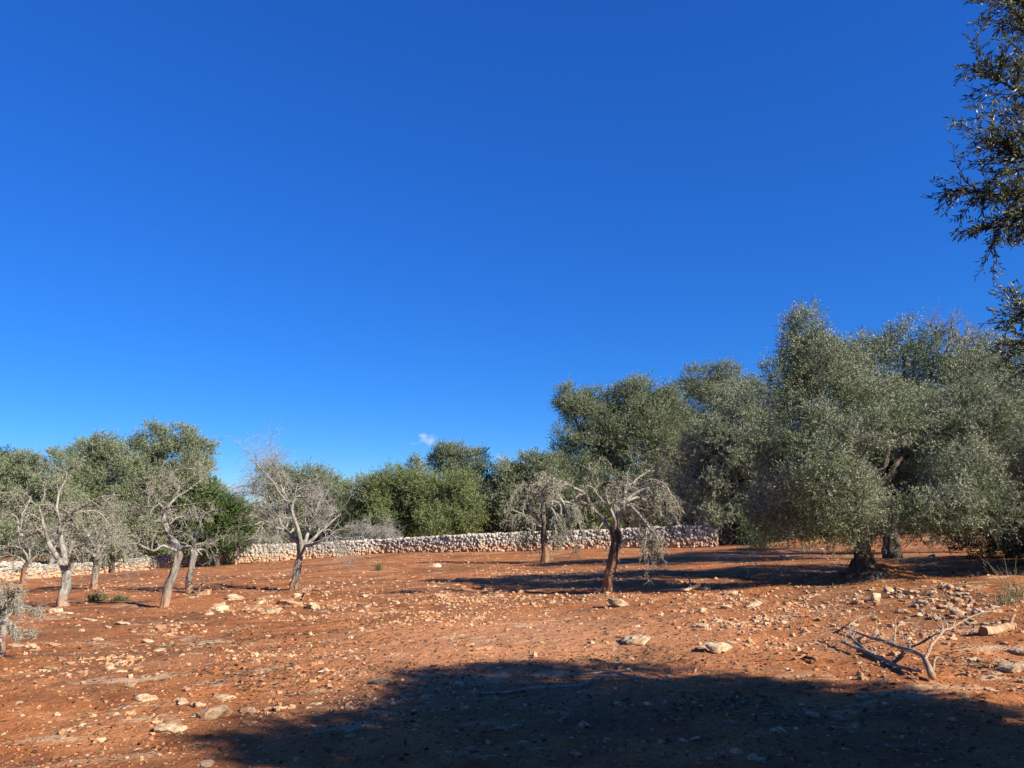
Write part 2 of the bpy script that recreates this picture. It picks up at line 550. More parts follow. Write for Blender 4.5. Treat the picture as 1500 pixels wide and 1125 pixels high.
def soil_material():
    m, nt, out = new_mat("red_soil")
    tc = N(nt, "ShaderNodeTexCoord")
    v = tc.outputs["Object"]
    big = noise(nt, v, 0.22, 5, 0.6)
    mid = noise(nt, v, 1.6, 5, 0.62)
    fine = noise(nt, v, 22.0, 5, 0.7)
    grit = noise(nt, v, 90.0, 3, 0.7)
    col = ramp(nt, mid, [(0.30, (0.23, 0.082, 0.034)), (0.50, (0.375, 0.147, 0.053)), (0.70, (0.49, 0.207, 0.085))])
    # brown-grey litter stained patches
    mask = ramp(nt, big, [(0.50, 0.0), (0.62, 0.8)])
    mp = N(nt, "ShaderNodeMapping")
    mp.inputs["Scale"].default_value = (0.35, 1.0, 1.0)
    nt.links.new(v, mp.inputs[0])
    streak = noise(nt, mp.outputs[0], 0.9, 6, 0.7)
    mask2 = ramp(nt, streak, [(0.52, 0.0), (0.64, 0.85)])
    mk = math_node(nt, 'MAXIMUM', mask, mask2)
    col = mix(nt, mk, col, (0.165, 0.085, 0.045))
    # tramped pale dust
    dust = ramp(nt, noise(nt, v, 0.35, 3), [(0.55, 0.0), (0.72, 0.55)])
    # trampled bare track through the middle
    tv = N(nt, "ShaderNodeMapping")
    tv.inputs["Location"].default_value = (-0.05, -2.45, 0)
    tv.inputs["Scale"].default_value = (0.25, 0.22, 0.0)
    nt.links.new(v, tv.inputs[0])
    tl = N(nt, "ShaderNodeVectorMath", operation='LENGTH')
    nt.links.new(tv.outputs[0], tl.inputs[0])
    td = math_node(nt, 'ADD', tl.outputs["Value"], math_node(nt, 'MULTIPLY', math_node(nt, 'SUBTRACT', mid, 0.5), 1.2))
    dust = math_node(nt, 'MAXIMUM', dust, ramp(nt, td, [(0.3, 0.65), (1.0, 0.0)]))
    col = mix(nt, dust, col, (0.56, 0.285, 0.145))
    col = mix(nt, ramp(nt, fine, [(0.35, 0.55), (0.5, 0.0)]), col, (0.16, 0.052, 0.018))
    # pale grit specks
    vo = N(nt, "ShaderNodeTexVoronoi")
    vo.inputs["Scale"].default_value = 26.0
    nt.links.new(v, vo.inputs["Vector"])
    sp = ramp(nt, vo.outputs["Distance"], [(0.12, 1.0), (0.22, 0.0)])
    sel = ramp(nt, noise(nt, v, 1.1, 4, 0.7), [(0.48, 0.0), (0.62, 1.0)])
    spk = math_node(nt, 'MULTIPLY', sp, sel)
    col = mix(nt, spk, col, (0.52, 0.34, 0.18))
    # pale bedrock showing through
    mb_ = N(nt, "ShaderNodeMapping")
    mb_.inputs["Scale"].default_value = (0.75, 1.5, 1.0)
    nt.links.new(v, mb_.inputs[0])
    rockf = noise(nt, mb_.outputs[0], 1.25, 7, 0.68)
    rockm = math_node(nt, 'MULTIPLY', ramp(nt, rockf, [(0.565, 0.0), (0.61, 0.8)]), ramp(nt, noise(nt, v, 0.3, 2), [(0.42, 0.15), (0.58, 1.0)]))
    col = mix(nt, rockm, col, mix(nt, fine, (0.36, 0.22, 0.11), (0.68, 0.53, 0.36)))
    # dark crumbs of leaf litter
    vd = N(nt, "ShaderNodeTexVoronoi")
    vd.inputs["Scale"].default_value = 38.0
    vd.inputs["Randomness"].default_value = 1.0
    nt.links.new(v, vd.inputs["Vector"])
    dk = math_node(nt, 'MULTIPLY', ramp(nt, vd.outputs["Distance"], [(0.12, 1.0), (0.2, 0.0)]),
                   ramp(nt, noise(nt, v, 0.8, 4, 0.7), [(0.47, 0.0), (0.6, 0.9)]))
    col = mix(nt, dk, col, (0.075, 0.042, 0.027))
    h = math_node(nt, 'ADD', math_node(nt, 'MULTIPLY', noise(nt, v, 7.0, 6, 0.7), 1.5), math_node(nt, 'MULTIPLY', fine, 0.5))
    h = math_node(nt, 'ADD', h, math_node(nt, 'MULTIPLY', grit, 0.18))
    h = math_node(nt, 'ADD', h, math_node(nt, 'MULTIPLY', spk, 0.25))
    h = math_node(nt, 'ADD', h, math_node(nt, 'MULTIPLY', rockm, 0.7))
    bsdf(nt, out, col, 0.95, h, 0.05, 0.8, 0.08)
    return m


M_SOIL = soil_material()
def clod_mat():
    m, nt, out = new_mat("soil_clod")
    g = N(nt, "ShaderNodeNewGeometry")
    c = ramp(nt, g.outputs["Random Per Island"], [(0.0, (0.06, 0.034, 0.02)), (0.2, (0.19, 0.080, 0.03)), (0.6, (0.31, 0.128, 0.055)), (1.0, (0.42, 0.20, 0.095))])
    bsdf(nt, out, c, 0.95, None, spec=0.08)
    return m
M_CLOD = clod_mat()

# ------------------------------------------------------------------ ground sheet
def axis_pts(fine0, fine1, step, lim, growth=1.09):
    pts = list(np.arange(fine0, fine1 + 1e-6, step))
    s = step
    while pts[-1] < lim[1]:
        s *= growth
        pts.append(pts[-1] + s)
    s = step
    a = pts[0]
    left = []
    while a > lim[0]:
        s *= growth
        a -= s
        left.append(a)
    return np.array(left[::-1] + pts)


gx = axis_pts(-9, 9, 0.05, (-900, 900), 1.05)
gy = axis_pts(4, 15, 0.05, (-300, 1200), 1.045)
GX, GY = np.meshgrid(gx, gy)
GZ = ground_z(GX, GY)
nx, ny = len(gx), len(gy)
ii = np.arange(nx * ny).reshape(ny, nx)
Fg = np.stack([ii[:-1, :-1], ii[:-1, 1:], ii[1:, 1:], ii[1:, :-1]], -1).reshape(-1, 4)
ground = link("ground", mesh_from("ground", np.stack([GX, GY, GZ], -1).reshape(-1, 3), Fg, None, M_SOIL, True))
tag(ground, "stony red soil of the open grove", None, None, "structure")

# ------------------------------------------------------------------ rocks
def ico(sub):
    t = (1 + 5 ** 0.5) / 2
    V = [(-1, t, 0), (1, t, 0), (-1, -t, 0), (1, -t, 0), (0, -1, t), (0, 1, t), (0, -1, -t), (0, 1, -t), (t, 0, -1), (t, 0, 1), (-t, 0, -1), (-t, 0, 1)]
    F = [(0, 11, 5), (0, 5, 1), (0, 1, 7), (0, 7, 10), (0, 10, 11), (1, 5, 9), (5, 11, 4), (11, 10, 2), (10, 7, 6), (7, 1, 8), (3, 9, 4), (3, 4, 2), (3, 2, 6), (3, 6, 8), (3, 8, 9), (4, 9, 5), (2, 4, 11), (6, 2, 10), (8, 6, 7), (9, 8, 1)]
    V = [Vector(v).normalized() for v in V]
    for _ in range(sub):
        cache, F2 = {}, []

        def midp(a, b):
            k = (min(a, b), max(a, b))
            if k not in cache:
                V.append(((V[a] + V[b]) / 2).normalized())
                cache[k] = len(V) - 1
            return cache[k]
        for a, b, c in F:
            ab, bc, ca = midp(a, b), midp(b, c), midp(c, a)
            F2 += [(a, ab, ca), (b, bc, ab), (c, ca, bc), (ab, bc, ca)]
        F = F2
    return np.array([tuple(v) for v in V]), np.array(F)


ICO0, ICO1, ICO2, ICO3 = ico(0), ico(1), ico(2), ico(3)


def rock_shape(kind, seed):
    r = np.random.default_rng(seed)
    V, F = ICO3
    V = V.copy()
    if kind == 'slab':
        V = V * np.array([1.0, r.uniform(0.5, 0.75), 0.34])
    else:
        V = V * np.array([1.0, r.uniform(0.6, 0.9), r.uniform(0.42, 0.62)])
    for _ in range(14 if kind != 'slab' else 8):      # broken faces
        n = r.normal(size=3)
        if kind == 'slab':
            n[2] *= 0.4
        n /= np.linalg.norm(n)
        sup = (V @ n).max()
        cut = sup * r.uniform(0.6, 0.86)
        d = V @ n - cut
        V = V - np.where(d > 0, d * 0.9, 0)[:, None] * n
    o = r.uniform(0, 50, 3)
    d = fbm(V[:, 0] * 1.7 + o[0], V[:, 1] * 1.7 + o[1], V[:, 2] * 1.7 + o[2], 4, seed)
    nrm = norm(V)
    amp = 0.20 if kind == 'lump' else 0.14
    V = V + nrm * (amp * d)[:, None]
    V[:, 2] += 0.06 * fbm(V[:, 0] * 4 + o[1], V[:, 1] * 4, 0, 2, seed + 9)
    return V, F


ROCKS = {'lump': [], 'slab': []}
for k in range(9):
    V, F = rock_shape('lump', 100 + k)
    ROCKS['lump'].append((V, F))
for k in range(7):
    V, F = rock_shape('slab', 200 + k)
    ROCKS['slab'].append((V, F))
ROCKMESH = {}


def rock_mesh(kind, i, mat):
    key = (kind, i, mat.name)
    if key not in ROCKMESH:
        V, F = ROCKS[kind][i]
        ROCKMESH[key] = mesh_from("stone", V, None, F, mat, True)
        try:
            ROCKMESH[key].set_sharp_from_angle(angle=math.radians(38))
        except Exception:
            pass
    return ROCKMESH[key]


def put_rock(pos, w, kind, label, group=None, mat=None, hscale=1.0, sink=0.35, rz=None, tilt=0.15, name=None, cat=None):
    mat = mat or M_ROCK
    hscale = min(hscale, 0.95) * 0.8 if kind == 'slab' else min(hscale * 0.8, 1.1)
    i = int(rng.integers(len(ROCKS[kind])))
    o = bpy.data.objects.new(name or ("stone" if kind == 'lump' else "flat_rock"), rock_mesh(kind, i, mat))
    COL.objects.link(o)
    s = w * 0.5
    V = ROCKS[kind][i][0]
    zmin, zmax = V[:, 2].min() * s * hscale, V[:, 2].max() * s * hscale
    o.scale = (s, s * rng.uniform(0.75, 1.1), s * hscale)
    o.rotation_euler = (rng.normal(0, tilt), rng.normal(0, tilt), rng.uniform(0, 6.28) if rz is None else rz)
    gz = float(ground_z(pos[0], pos[1]))
    o.location = (pos[0], pos[1], gz - zmin - (sink + 0.12) * (zmax - zmin))
    tag(o, label, cat or ("stone" if kind == 'lump' else "rock"), group)
    return o


reseed("rocks")
# single rocks read off the photograph: px, py, width px, kind, height scale, label
# (each label says what sets the rock apart and what it lies beside)
SINGLE = [
    (233, 922, 30, 'lump', 0.95, "sandy domed boulder alone on the red soil between leaning dead tree and shadow", M_ROCKRED),
    (313, 1049, 66, 'slab', 1.7, "long pale ledge of rock, widest in the outcrop left of the big shadow", M_ROCK),
    (363, 1043, 30, 'lump', 0.9, "brown rounded boulder at the right end of the rock outcrop, touching the shadow", M_ROCKRED),
    (388, 1040, 20, 'lump', 0.8, "small brown boulder right beside a larger one, half in the shadow edge", M_ROCKRED),
    (267, 1028, 28, 'lump', 0.7, "pale jagged stone at the upper left end of the rock outcrop", M_ROCK),
    (291, 1033, 30, 'lump', 0.7, "pale split stone just above the long ledge of the outcrop", M_ROCK),
    (331, 1026, 44, 'slab', 1.1, "narrow cream slab slanting above the outcrop's long ledge", M_ROCK),
    (252, 1068, 44, 'slab', 1.0, "thin cream slab lowest of the rock outcrop left of the shadow", M_ROCK),
    (255, 1060, 30, 'slab', 1.2, "orange topped flat rock directly behind a thin cream slab", M_ROCKRED),
    (272, 1010, 22, 'lump', 0.8, "roundish tan stone above the outcrop, alone on bare soil", M_ROCKRED),
    (333, 988, 13, 'lump', 1.3, "small upright pointed stone standing clear left of the shadow tip", M_ROCK),
    (213, 1025, 40, 'slab', 1.0, "pale wedge of bedrock left of the outcrop, stained orange", M_ROCK),
    (193, 1005, 20, 'slab', 1.0, "small flat cream slab on bare soil above a bigger pale wedge", M_ROCK),
    (162, 981, 22, 'slab', 1.2, "lower and brighter of two slanting cream slabs on the left soil", M_ROCK),
    (175, 972, 20, 'slab', 1.0, "upper of two slanting cream slabs on the left soil", M_ROCK),
    (196, 955, 15, 'lump', 1.0, "small round tan cobble between two slab outcrops at left", M_ROCKRED),
    (930, 940, 54, 'lump', 0.6, "large pale knobbly boulder in bare sunlit soil right of the middle", M_ROCK),
    (866, 942, 22, 'lump', 0.6, "pale stone beside a small dark one, left of the knobbly boulder", M_ROCK),
    (1052, 953, 60, 'slab', 1.4, "wide pale flat outcrop right of the knobbly boulder on bare soil", M_ROCK),
    (707, 951, 30, 'slab', 1.3, "flat tan rock just above the top edge of the near shadow", M_ROCKRED),
    (905, 888, 46, 'slab', 0.9, "long thin pale slab on the soil just right of the dark trunk", M_ROCK),
    (907, 979, 22, 'lump', 0.85, "dark stone sitting on the upper edge of the near shadow", M_ROCKDARK),
    (1107, 887, 38, 'lump', 0.55, "broad cream boulder, biggest of the line of rocks below the olive's shade", M_ROCK),
    (1066, 891, 26, 'lump', 0.6, "grey cream boulder left of the broadest one below the olive's shade", M_ROCK),
    (1028, 897, 24, 'slab', 1.5, "low cream rock at the left end of the rock line below the olive's shade", M_ROCK),
    (1071, 870, 28, 'slab', 1.6, "cream slab nearest the big olive's shade, right of the dark trunk", M_ROCK),
    (1027, 917, 26, 'lump', 0.6, "left of two rough rocks between the rock line and the wide flat outcrop", M_ROCK),
    (1063, 920, 24, 'lump', 0.7, "right of two rough rocks between the rock line and the wide flat outcrop", M_ROCKRED),
    (1220, 918, 20, 'lump', 0.95, "pale block at the far end of the fallen branch", M_ROCK),
    (1257, 972, 15, 'lump', 0.9, "pale pointed stone just below the middle of the fallen branch", M_ROCK),
    (1192, 965, 14, 'lump', 0.9, "small pale stone left of the fallen branch among dark sticks", M_ROCK),
    (1427, 968, 28, 'slab', 1.7, "white grooved slab on bare soil right of the fallen branch", M_ROCK),
    (1337, 994, 16, 'lump', 1.0, "tan stone beside the thick cut end of the fallen branch", M_ROCKRED),
    (1484, 982, 50, 'slab', 1.1, "long flat cream rock at the right frame edge below a pale boulder", M_ROCK),
    (1493, 956, 34, 'lump', 0.7, "pale boulder at the right frame edge below the short log", M_ROCK),
    (1453, 1012, 24, 'slab', 1.6, "tilted cream slab near the right end of the near shadow", M_ROCK),
    (768, 1090, 26, 'slab', 1.6, "large flat pale stone in the middle of the near shadow, low in frame", M_ROCK),
    (755, 1066, 22, 'lump', 0.9, "right one of two pale stones touching in the deep shade", M_ROCK),
    (733, 1068, 20, 'lump', 0.8, "left one of two pale stones touching in the deep shade", M_ROCK),
    (843, 1105, 22, 'lump', 0.7, "pale stone near the bottom edge of the near shadow", M_ROCK),
    (560, 1001, 42, 'slab', 0.9, "long thin slab just inside the top left of the near shadow", M_ROCK),
    (1190, 1048, 26, 'lump', 0.8, "grey rounded stone in shade below the fallen branch's left end", M_ROCK),
    (1230, 1053, 24, 'lump', 0.6, "flattish stone in the shade right of a grey rounded one", M_ROCK),
    (863, 856, 16, 'lump', 0.9, "reddish stone lying just left of the dark almond trunk", M_ROCKRED),
    (874, 850, 9, 'lump', 1.4, "small reddish upright stone against the dark almond trunk's shadow", M_ROCKRED),
    (637, 831, 26, 'slab', 1.6, "pale rock in the far soil before the long stone wall", M_ROCK),
    (27, 1030, 13, 'lump', 0.7, "upper of two small pale stones at far left on bare soil", M_ROCK),
    (25, 1039, 11, 'lump', 0.9, "lower of two small pale stones at far left on bare soil", M_ROCK),
    (303, 1120, 30, 'lump', 0.5, "pale outcrop cut by the bottom edge of the frame left of the shadow", M_ROCK),
    (93, 1110, 13, 'lump', 0.7, "small tan stone near the bottom left corner of the frame", M_ROCKRED),
]
for px, py, w, kind, hs, lab, mt in SINGLE:
    p = on_ground(px, py)
    put_rock(p, w * p[1] / FPX, kind, lab, None, mt, hs, 0.3, rz=rng.normal(0.12, 0.2) if kind == 'slab' else None)

# groups of look-alike stones
def scatter_rocks(n, region, wpx, kind_mix, label, group, mats, hs=(0.7, 1.1), minpx=5, sink=0.28):
    for _ in range(n):
        px, py = region()
        p = on_ground(px, py)
        w = min(wpx * 1.7, max(minpx, rng.lognormal(math.log(wpx), 0.35))) * p[1] / FPX
        kind = 'slab' if rng.random() < kind_mix else 'lump'
        put_rock(p, w, kind, label, group, mats[int(rng.integers(len(mats)))], rng.uniform(*hs), sink,
                 rz=rng.normal(0.1, 0.3) if kind == 'slab' else None)


def quad_region(x0, x1, y0, y1, pw=1.0):
    return lambda: (rng.uniform(x0, x1), y0 + (y1 - y0) * rng.random() ** pw)


def rubble_region():
    while True:
        x, y = rng.normal(1355, 85), rng.uniform(860, 922)
        if 1235 < x < 1475 and abs((y - 887) - 0.05 * (x - 1350)) < 32 * (0.6 + 0.4 * rng.random()):
            return x, y


scatter_rocks(104, rubble_region, 14, 0.1, "cream limestone cobble in the spread of rubble behind the fallen branch", "cobbles of the rubble spread", [M_ROCK, M_ROCK, M_ROCKRED], (0.75, 1.15), minpx=8, sink=0.12)
scatter_rocks(28, quad_region(1200, 1500, 920, 1030), 10, 0.2, "small loose stone on the soil around the fallen branch", "loose stones around the fallen branch", [M_ROCK, M_ROCKRED])
scatter_rocks(20, quad_region(460, 1320, 1000, 1120, 0.8), 13, 0.3, "dim pale stone lying in the near tree's dark shadow", "stones in the near shadow", [M_ROCK, M_ROCKRED])
scatter_rocks(24, quad_region(280, 480, 845, 905), 20, 0.85, "flat pale bedrock showing through the soil around the twiggy dead tree", "bedrock slabs around the twiggy dead tree", [M_ROCK, M_ROCKRED], (0.8, 1.3))
scatter_rocks(26, quad_region(5, 270, 895, 985), 20, 0.9, "thin orange stained slab bedded in the soil below the left dead trees", "slabs below the left dead trees", [M_ROCKRED, M_ROCK], (0.5, 0.9))
scatter_rocks(24, quad_region(520, 880, 845, 905), 11, 0.35, "cobble in the stony strip in front of the dark trunked almond", "cobbles of the stony middle strip", [M_ROCK, M_ROCKRED])
scatter_rocks(10, quad_region(930, 1200, 860, 945), 12, 0.3, "small tan stone among the rock line below the olive's shade", "small stones of the rock line", [M_ROCK, M_ROCKRED])
scatter_rocks(8, quad_region(1, 250, 1015, 1120), 9, 0.2, "small stone on the bare red soil at lower left", "small stones at lower left", [M_ROCKRED, M_ROCK])
scatter_rocks(8, quad_region(1060, 1440, 795, 822), 14, 0.3, "pale stone strewn behind the big olive's trunk", "stones behind the big olive", [M_ROCK, M_ROCKRED])


reseed('gravel')
# gravel and clods nobody could count
def bits(name, n, sampler, size, mat, kind_label, base=ICO0, flat=0.7):
    V0, F0 = base
    pos = np.empty((n, 2))
    s = np.empty(n)
    for k in range(n):
        px, py, w = sampler()
        d = ray(px, py)
        # quick plane hit
        y = CAMZ / max(1e-3, (-d[2] + 0.05 * d[0]))
        x = d[0] * y
        pos[k] = (x, y)
        s[k] = min(w * y / FPX, size) * 0.5
    z = ground_z(pos[:, 0], pos[:, 1])
    V = V0[None] * s[:, None, None] * rng.uniform(0.6, 1.3, (n, 1, 3)) * np.array([1, 1, flat])
    V = V * (1 + 0.22 * rng.normal(size=(n, len(V0), 1)))
    a = rng.uniform(0, 6.28, n)
    c, sn = np.cos(a)[:, None], np.sin(a)[:, None]
    X = V[..., 0] * c - V[..., 1] * sn
    Y = V[..., 0] * sn + V[..., 1] * c
    V = np.stack([X + pos[:, :1], Y + pos[:, 1:], V[..., 2] + (z + s * 0.02)[:, None]], -1).reshape(-1, 3)
    F = (F0[None] + (np.arange(n) * len(V0))[:, None, None]).reshape(-1, 3)
    o = link(name, mesh_from(name, V, None, F, mat, False))
    tag(o, kind_label, None, None, "stuff")
    return o


CLUMPS = []
for _ in range(34):
    CLUMPS.append((rng.normal(650, 240), rng.normal(878, 24), rng.uniform(18, 70), rng.uniform(3, 9)))
for _ in range(22):
    CLUMPS.append((rng.normal(1340, 95), rng.normal(900, 36), rng.uniform(15, 45), rng.uniform(4, 11)))
for _ in range(16):
    CLUMPS.append((rng.uniform(60, 700), rng.uniform(930, 1060), rng.uniform(18, 50), rng.uniform(5, 12)))
for _ in range(14):
    CLUMPS.append((rng.uniform(860, 1200), rng.uniform(855, 960), rng.uniform(15, 45), rng.uniform(3, 9)))


def gravel_sampler():
    while True:
        if rng.random() < 0.68:
            c = CLUMPS[int(rng.integers(len(CLUMPS)))]
            px, py = rng.normal(c[0], c[2]), rng.normal(c[1], c[3])
        else:
            px, py = rng.uniform(-30, 1530), 815 + 315 * rng.random()
        if 812 < py < 1140 and -60 < px < 1560:
            return px, py, rng.lognormal(math.log(2.1), 0.75)


def clod_sampler():
    px, py = rng.uniform(-60, 1560), 812 + 330 * rng.random() ** 0.8
    return px, py, rng.lognormal(math.log(3.0), 0.45)


bits("gravel", 13000, gravel_sampler, 0.10, M_PEB, "pale limestone gravel strewn over the red soil", ICO1, 0.7)
bits("soil_clods", 9000, clod_sampler, 0.07, M_CLOD, "crumbs of red earth and dark leaf litter on the ground", ICO0, 0.7)

def litter(n):
    pos, L = np.empty((n, 3)), np.empty(n)
    pats = [(rng.uniform(100, 1450), rng.uniform(840, 1060), rng.uniform(40, 160), rng.uniform(5, 18)) for _ in range(26)]
    for k in range(n):
        if rng.random() < 0.7:
            a = pats[int(rng.integers(26))]
            px, py = rng.normal(a[0], a[2]), rng.normal(a[1], a[3])
        else:
            px, py = rng.uniform(-40, 1540), rng.uniform(830, 1130)
        py = max(py, 822)
        d = ray(px, py)
        y = CAMZ / max(1e-3, (-d[2] + 0.05 * d[0]))
        pos[k] = (d[0] * y, y, 0)
        L[k] = rng.uniform(.035, .09) * (0.6 + y / 25)
    pos[:, 2] = ground_z(pos[:, 0], pos[:, 1]) + 0.012
    d = norm(rng.normal(size=(n, 3)) * np.array([1, 1, .18]))
    nn = norm(np.array([0, 0, 1.0]) + .5 * rng.normal(size=(n, 3)))
    V, F = leaf_quads(pos, d, nn, L, L * rng.uniform(.2, .45, n))
    o = link("leaf_litter", mesh_from("leaf_litter", V, F, None, M_LITTER, False))
    tag(o, "dead leaves and twig bits in drifts on the soil", None, None, "stuff")


M_LITTER = leaf_mat("dead_leaf", [(0.0, (0.045, 0.03, 0.018)), (0.6, (0.10, 0.066, 0.04)), (0.9, (0.22, 0.155, 0.09)), (1.0, (0.45, 0.38, 0.29))], 0.1, 0.8)
litter(6500)

reseed("walls")
# ------------------------------------------------------------------ dry stone walls
CUBE = []
for a in (-1, 0, 1):
    for b in (-1, 0, 1):
        for c in (-1, 0, 1):
            if (a, b, c) != (0, 0, 0):
                CUBE.append((a, b, c))
CI = {v: i for i, v in enumerate(CUBE)}
CF = []
for ax in range(3):
    for sg in (-1, 1):
        for u in (-1, 0):
            for w in (-1, 0):
                q = []
                for du, dw in ((0, 0), (1, 0), (1, 1), (0, 1)):
                    v = [0, 0, 0]
                    v[ax] = sg
                    v[(ax + 1) % 3] = u + du
                    v[(ax + 2) % 3] = w + dw
                    q.append(CI[tuple(v)])
                CF.append(q if sg > 0 else q[::-1])
CUBE = np.array(CUBE, float)
CF = np.array(CF)
CUBEV = CUBE / np.linalg.norm(CUBE, axis=1, keepdims=True) * (0.40 + 0.60 * np.linalg.norm(CUBE, axis=1, keepdims=True) * 0.88)


def wall(name, line, label, thick=0.6, stone=0.145):
    """line rows: px, py base, py top -> stones laid in rough courses"""
    pts = []
    for px, ptop, dep in line:
        q = P(px, ptop, dep)
        gz = float(ground_z(q[0], q[1]))
        pts.append((q[0], q[1], gz, min(1.6, max(0.45, q[2] - gz))))
    pts = np.array(pts)
    seg = np.hypot(np.diff(pts[:, 0]), np.diff(pts[:, 1]))
    s = np.concatenate([[0], np.cumsum(seg)])

    def at(u):
        return np.array([np.interp(u, s, pts[:, i]) for i in range(4)])
    root = tag(empty(name, (0, 0, 0), label, "wall"), kind="thing")
    mb = MB()
    hs = []
    total = s[-1]
    rows = 8
    for side in (-1, 1):
        for r in range(rows):
            u = rng.uniform(0, stone)
            while u < total:
                p = at(u)
                q, p0 = at(min(u + 0.3, total)), at(max(0, u - 0.3))
                t = q[:2] - p0[:2]
                t = t / max(np.hypot(*t), 1e-6)
                nrm = np.array([t[1], -t[0]])            # towards the camera side
                if nrm[1] > 0:
                    nrm = -nrm
                w = stone * rng.lognormal(0, 0.36)
                hh = p[3] / rows * rng.uniform(0.95, 1.5)
                zc = p[3] * (r + 0.5) / rows + rng.normal(0, 0.018)
                if r == rows - 1:
                    zc += rng.uniform(-0.03, 0.03)
                off = nrm * (-side) * (thick * 0.5 - 0.08 + rng.normal(0, 0.025)) if side == 1 else nrm * (thick * 0.5 - 0.08 + rng.normal(0, 0.025))
                V = CUBEV * np.array([w * 0.62, rng.uniform(0.12, 0.2), hh * 0.60])
                V = V * (1 + 0.15 * rng.normal(size=(len(V), 3)))
                a = rng.normal(0, 0.35)
                ca, sa = math.cos(a), math.sin(a)
                V = np.stack([V[:, 0] * ca - V[:, 2] * sa, V[:, 1], V[:, 0] * sa + V[:, 2] * ca], -1)
                X = V[:, 0] * t[0] + V[:, 1] * -t[1]
                Y = V[:, 0] * t[1] + V[:, 1] * t[0]
                mb.add(np.stack([X + p[0] + off[0], Y + p[1] + off[1], V[:, 2] + p[2] + zc], -1), CF)
                hs.append(V[:, 2] + zc)
                u += w * 0.98
    # coping stones across the top
    u = 0
    while u < total:
        p = at(u)
        q, p0 = at(min(u + 0.3, total)), at(max(0, u - 0.3))
        t = q[:2] - p0[:2]
        t = t / max(np.hypot(*t), 1e-6)
        w = stone * rng.lognormal(0.15, 0.3)
        V = CUBEV * np.array([w * 0.5, thick * 0.42, rng.uniform(0.06, 0.10)]) * (1 + 0.1 * rng.normal(size=(26, 3)))
        X = V[:, 0] * t[0] + V[:, 1] * -t[1]
        Y = V[:, 0] * t[1] + V[:, 1] * t[0]
        mb.add(np.stack([X + p[0], Y + p[1], V[:, 2] + p[2] + p[3] - 0.02 + rng.normal(0, 0.02)], -1), CF)
        hs.append(V[:, 2] + p[3])
        u += w * 0.95
    o = mb.build("stonework", M_WALL, root, smooth=True)
    at_ = o.data.attributes.new("wall_h", 'FLOAT', 'POINT')
    at_.data.foreach_set("value", np.concatenate(hs).astype(np.float32))
    # rubble core
    core = MB()
    nseg = max(2, int(total / 1.0))
    ring = []
    for k in range(nseg + 1):
        u = total * k / nseg
        p = at(u)
        q = at(min(u + 0.3, total)) if u + 0.3 <= total else None
        t = (q[:2] - p[:2]) if q is not None else (p[:2] - at(u - 0.3)[:2])
        t = t / max(np.hypot(*t), 1e-6)
        n2 = np.array([-t[1], t[0]]) * (thick * 0.5 - 0.05)
        for sx, zz in ((1, -0.3), (1, p[3] - 0.09), (-1, p[3] - 0.09), (-1, -0.3)):
            ring.append((p[0] + sx * n2[0], p[1] + sx * n2[1], p[2] + zz))
    F = []
    for k in range(nseg):
        for j in range(4):
            F.append((k * 4 + j, k * 4 + (j + 1) % 4, (k + 1) * 4 + (j + 1) % 4, (k + 1) * 4 + j))
    F += [(0, 1, 2, 3), tuple(nseg * 4 + j for j in (3, 2, 1, 0))]
    core.add(ring, F)
    core.build("rubble_core", M_WALLCORE, root, smooth=False)
    return root


wall("dry_stone_wall", [(-150, 838, 36), (0, 825, 40), (45, 824, 41.5), (70, 829, 42.3), (120, 825, 44), (220, 817, 47), (310, 806, 48.2), (345, 799, 48.5), (450, 796, 50), (560, 791, 50), (700, 783, 47.5), (800, 779, 46.8), (900, 776, 46), (1000, 771, 44.5), (1040, 771, 44.1), (1050, 775, 44)],
     "long dry stone wall of pale limestone running behind the dead trees")
wall("dry_stone_wall", [(1104, 776, 46), (1118, 771, 46.2), (1180, 769, 47), (1300, 764, 45), (1420, 763, 42), (1560, 762, 38)],
     "dry stone wall mostly hidden behind the big olive's hanging foliage")

# ------------------------------------------------------------------ trees
def px_line(pts, Y0, rscale=1.0):
    """pts rows: px, py, radius px, depth offset -> control points x,y,z,r"""
    out = []
    for p in pts:
        px, py, r = p[:3]
        dd = p[3] if len(p) > 3 else 0.0
        q = P(px, py, Y0 + dd)
        out.append((q[0], q[1], q[2], r * Y0 / FPX * rscale))
    return np.array(out)


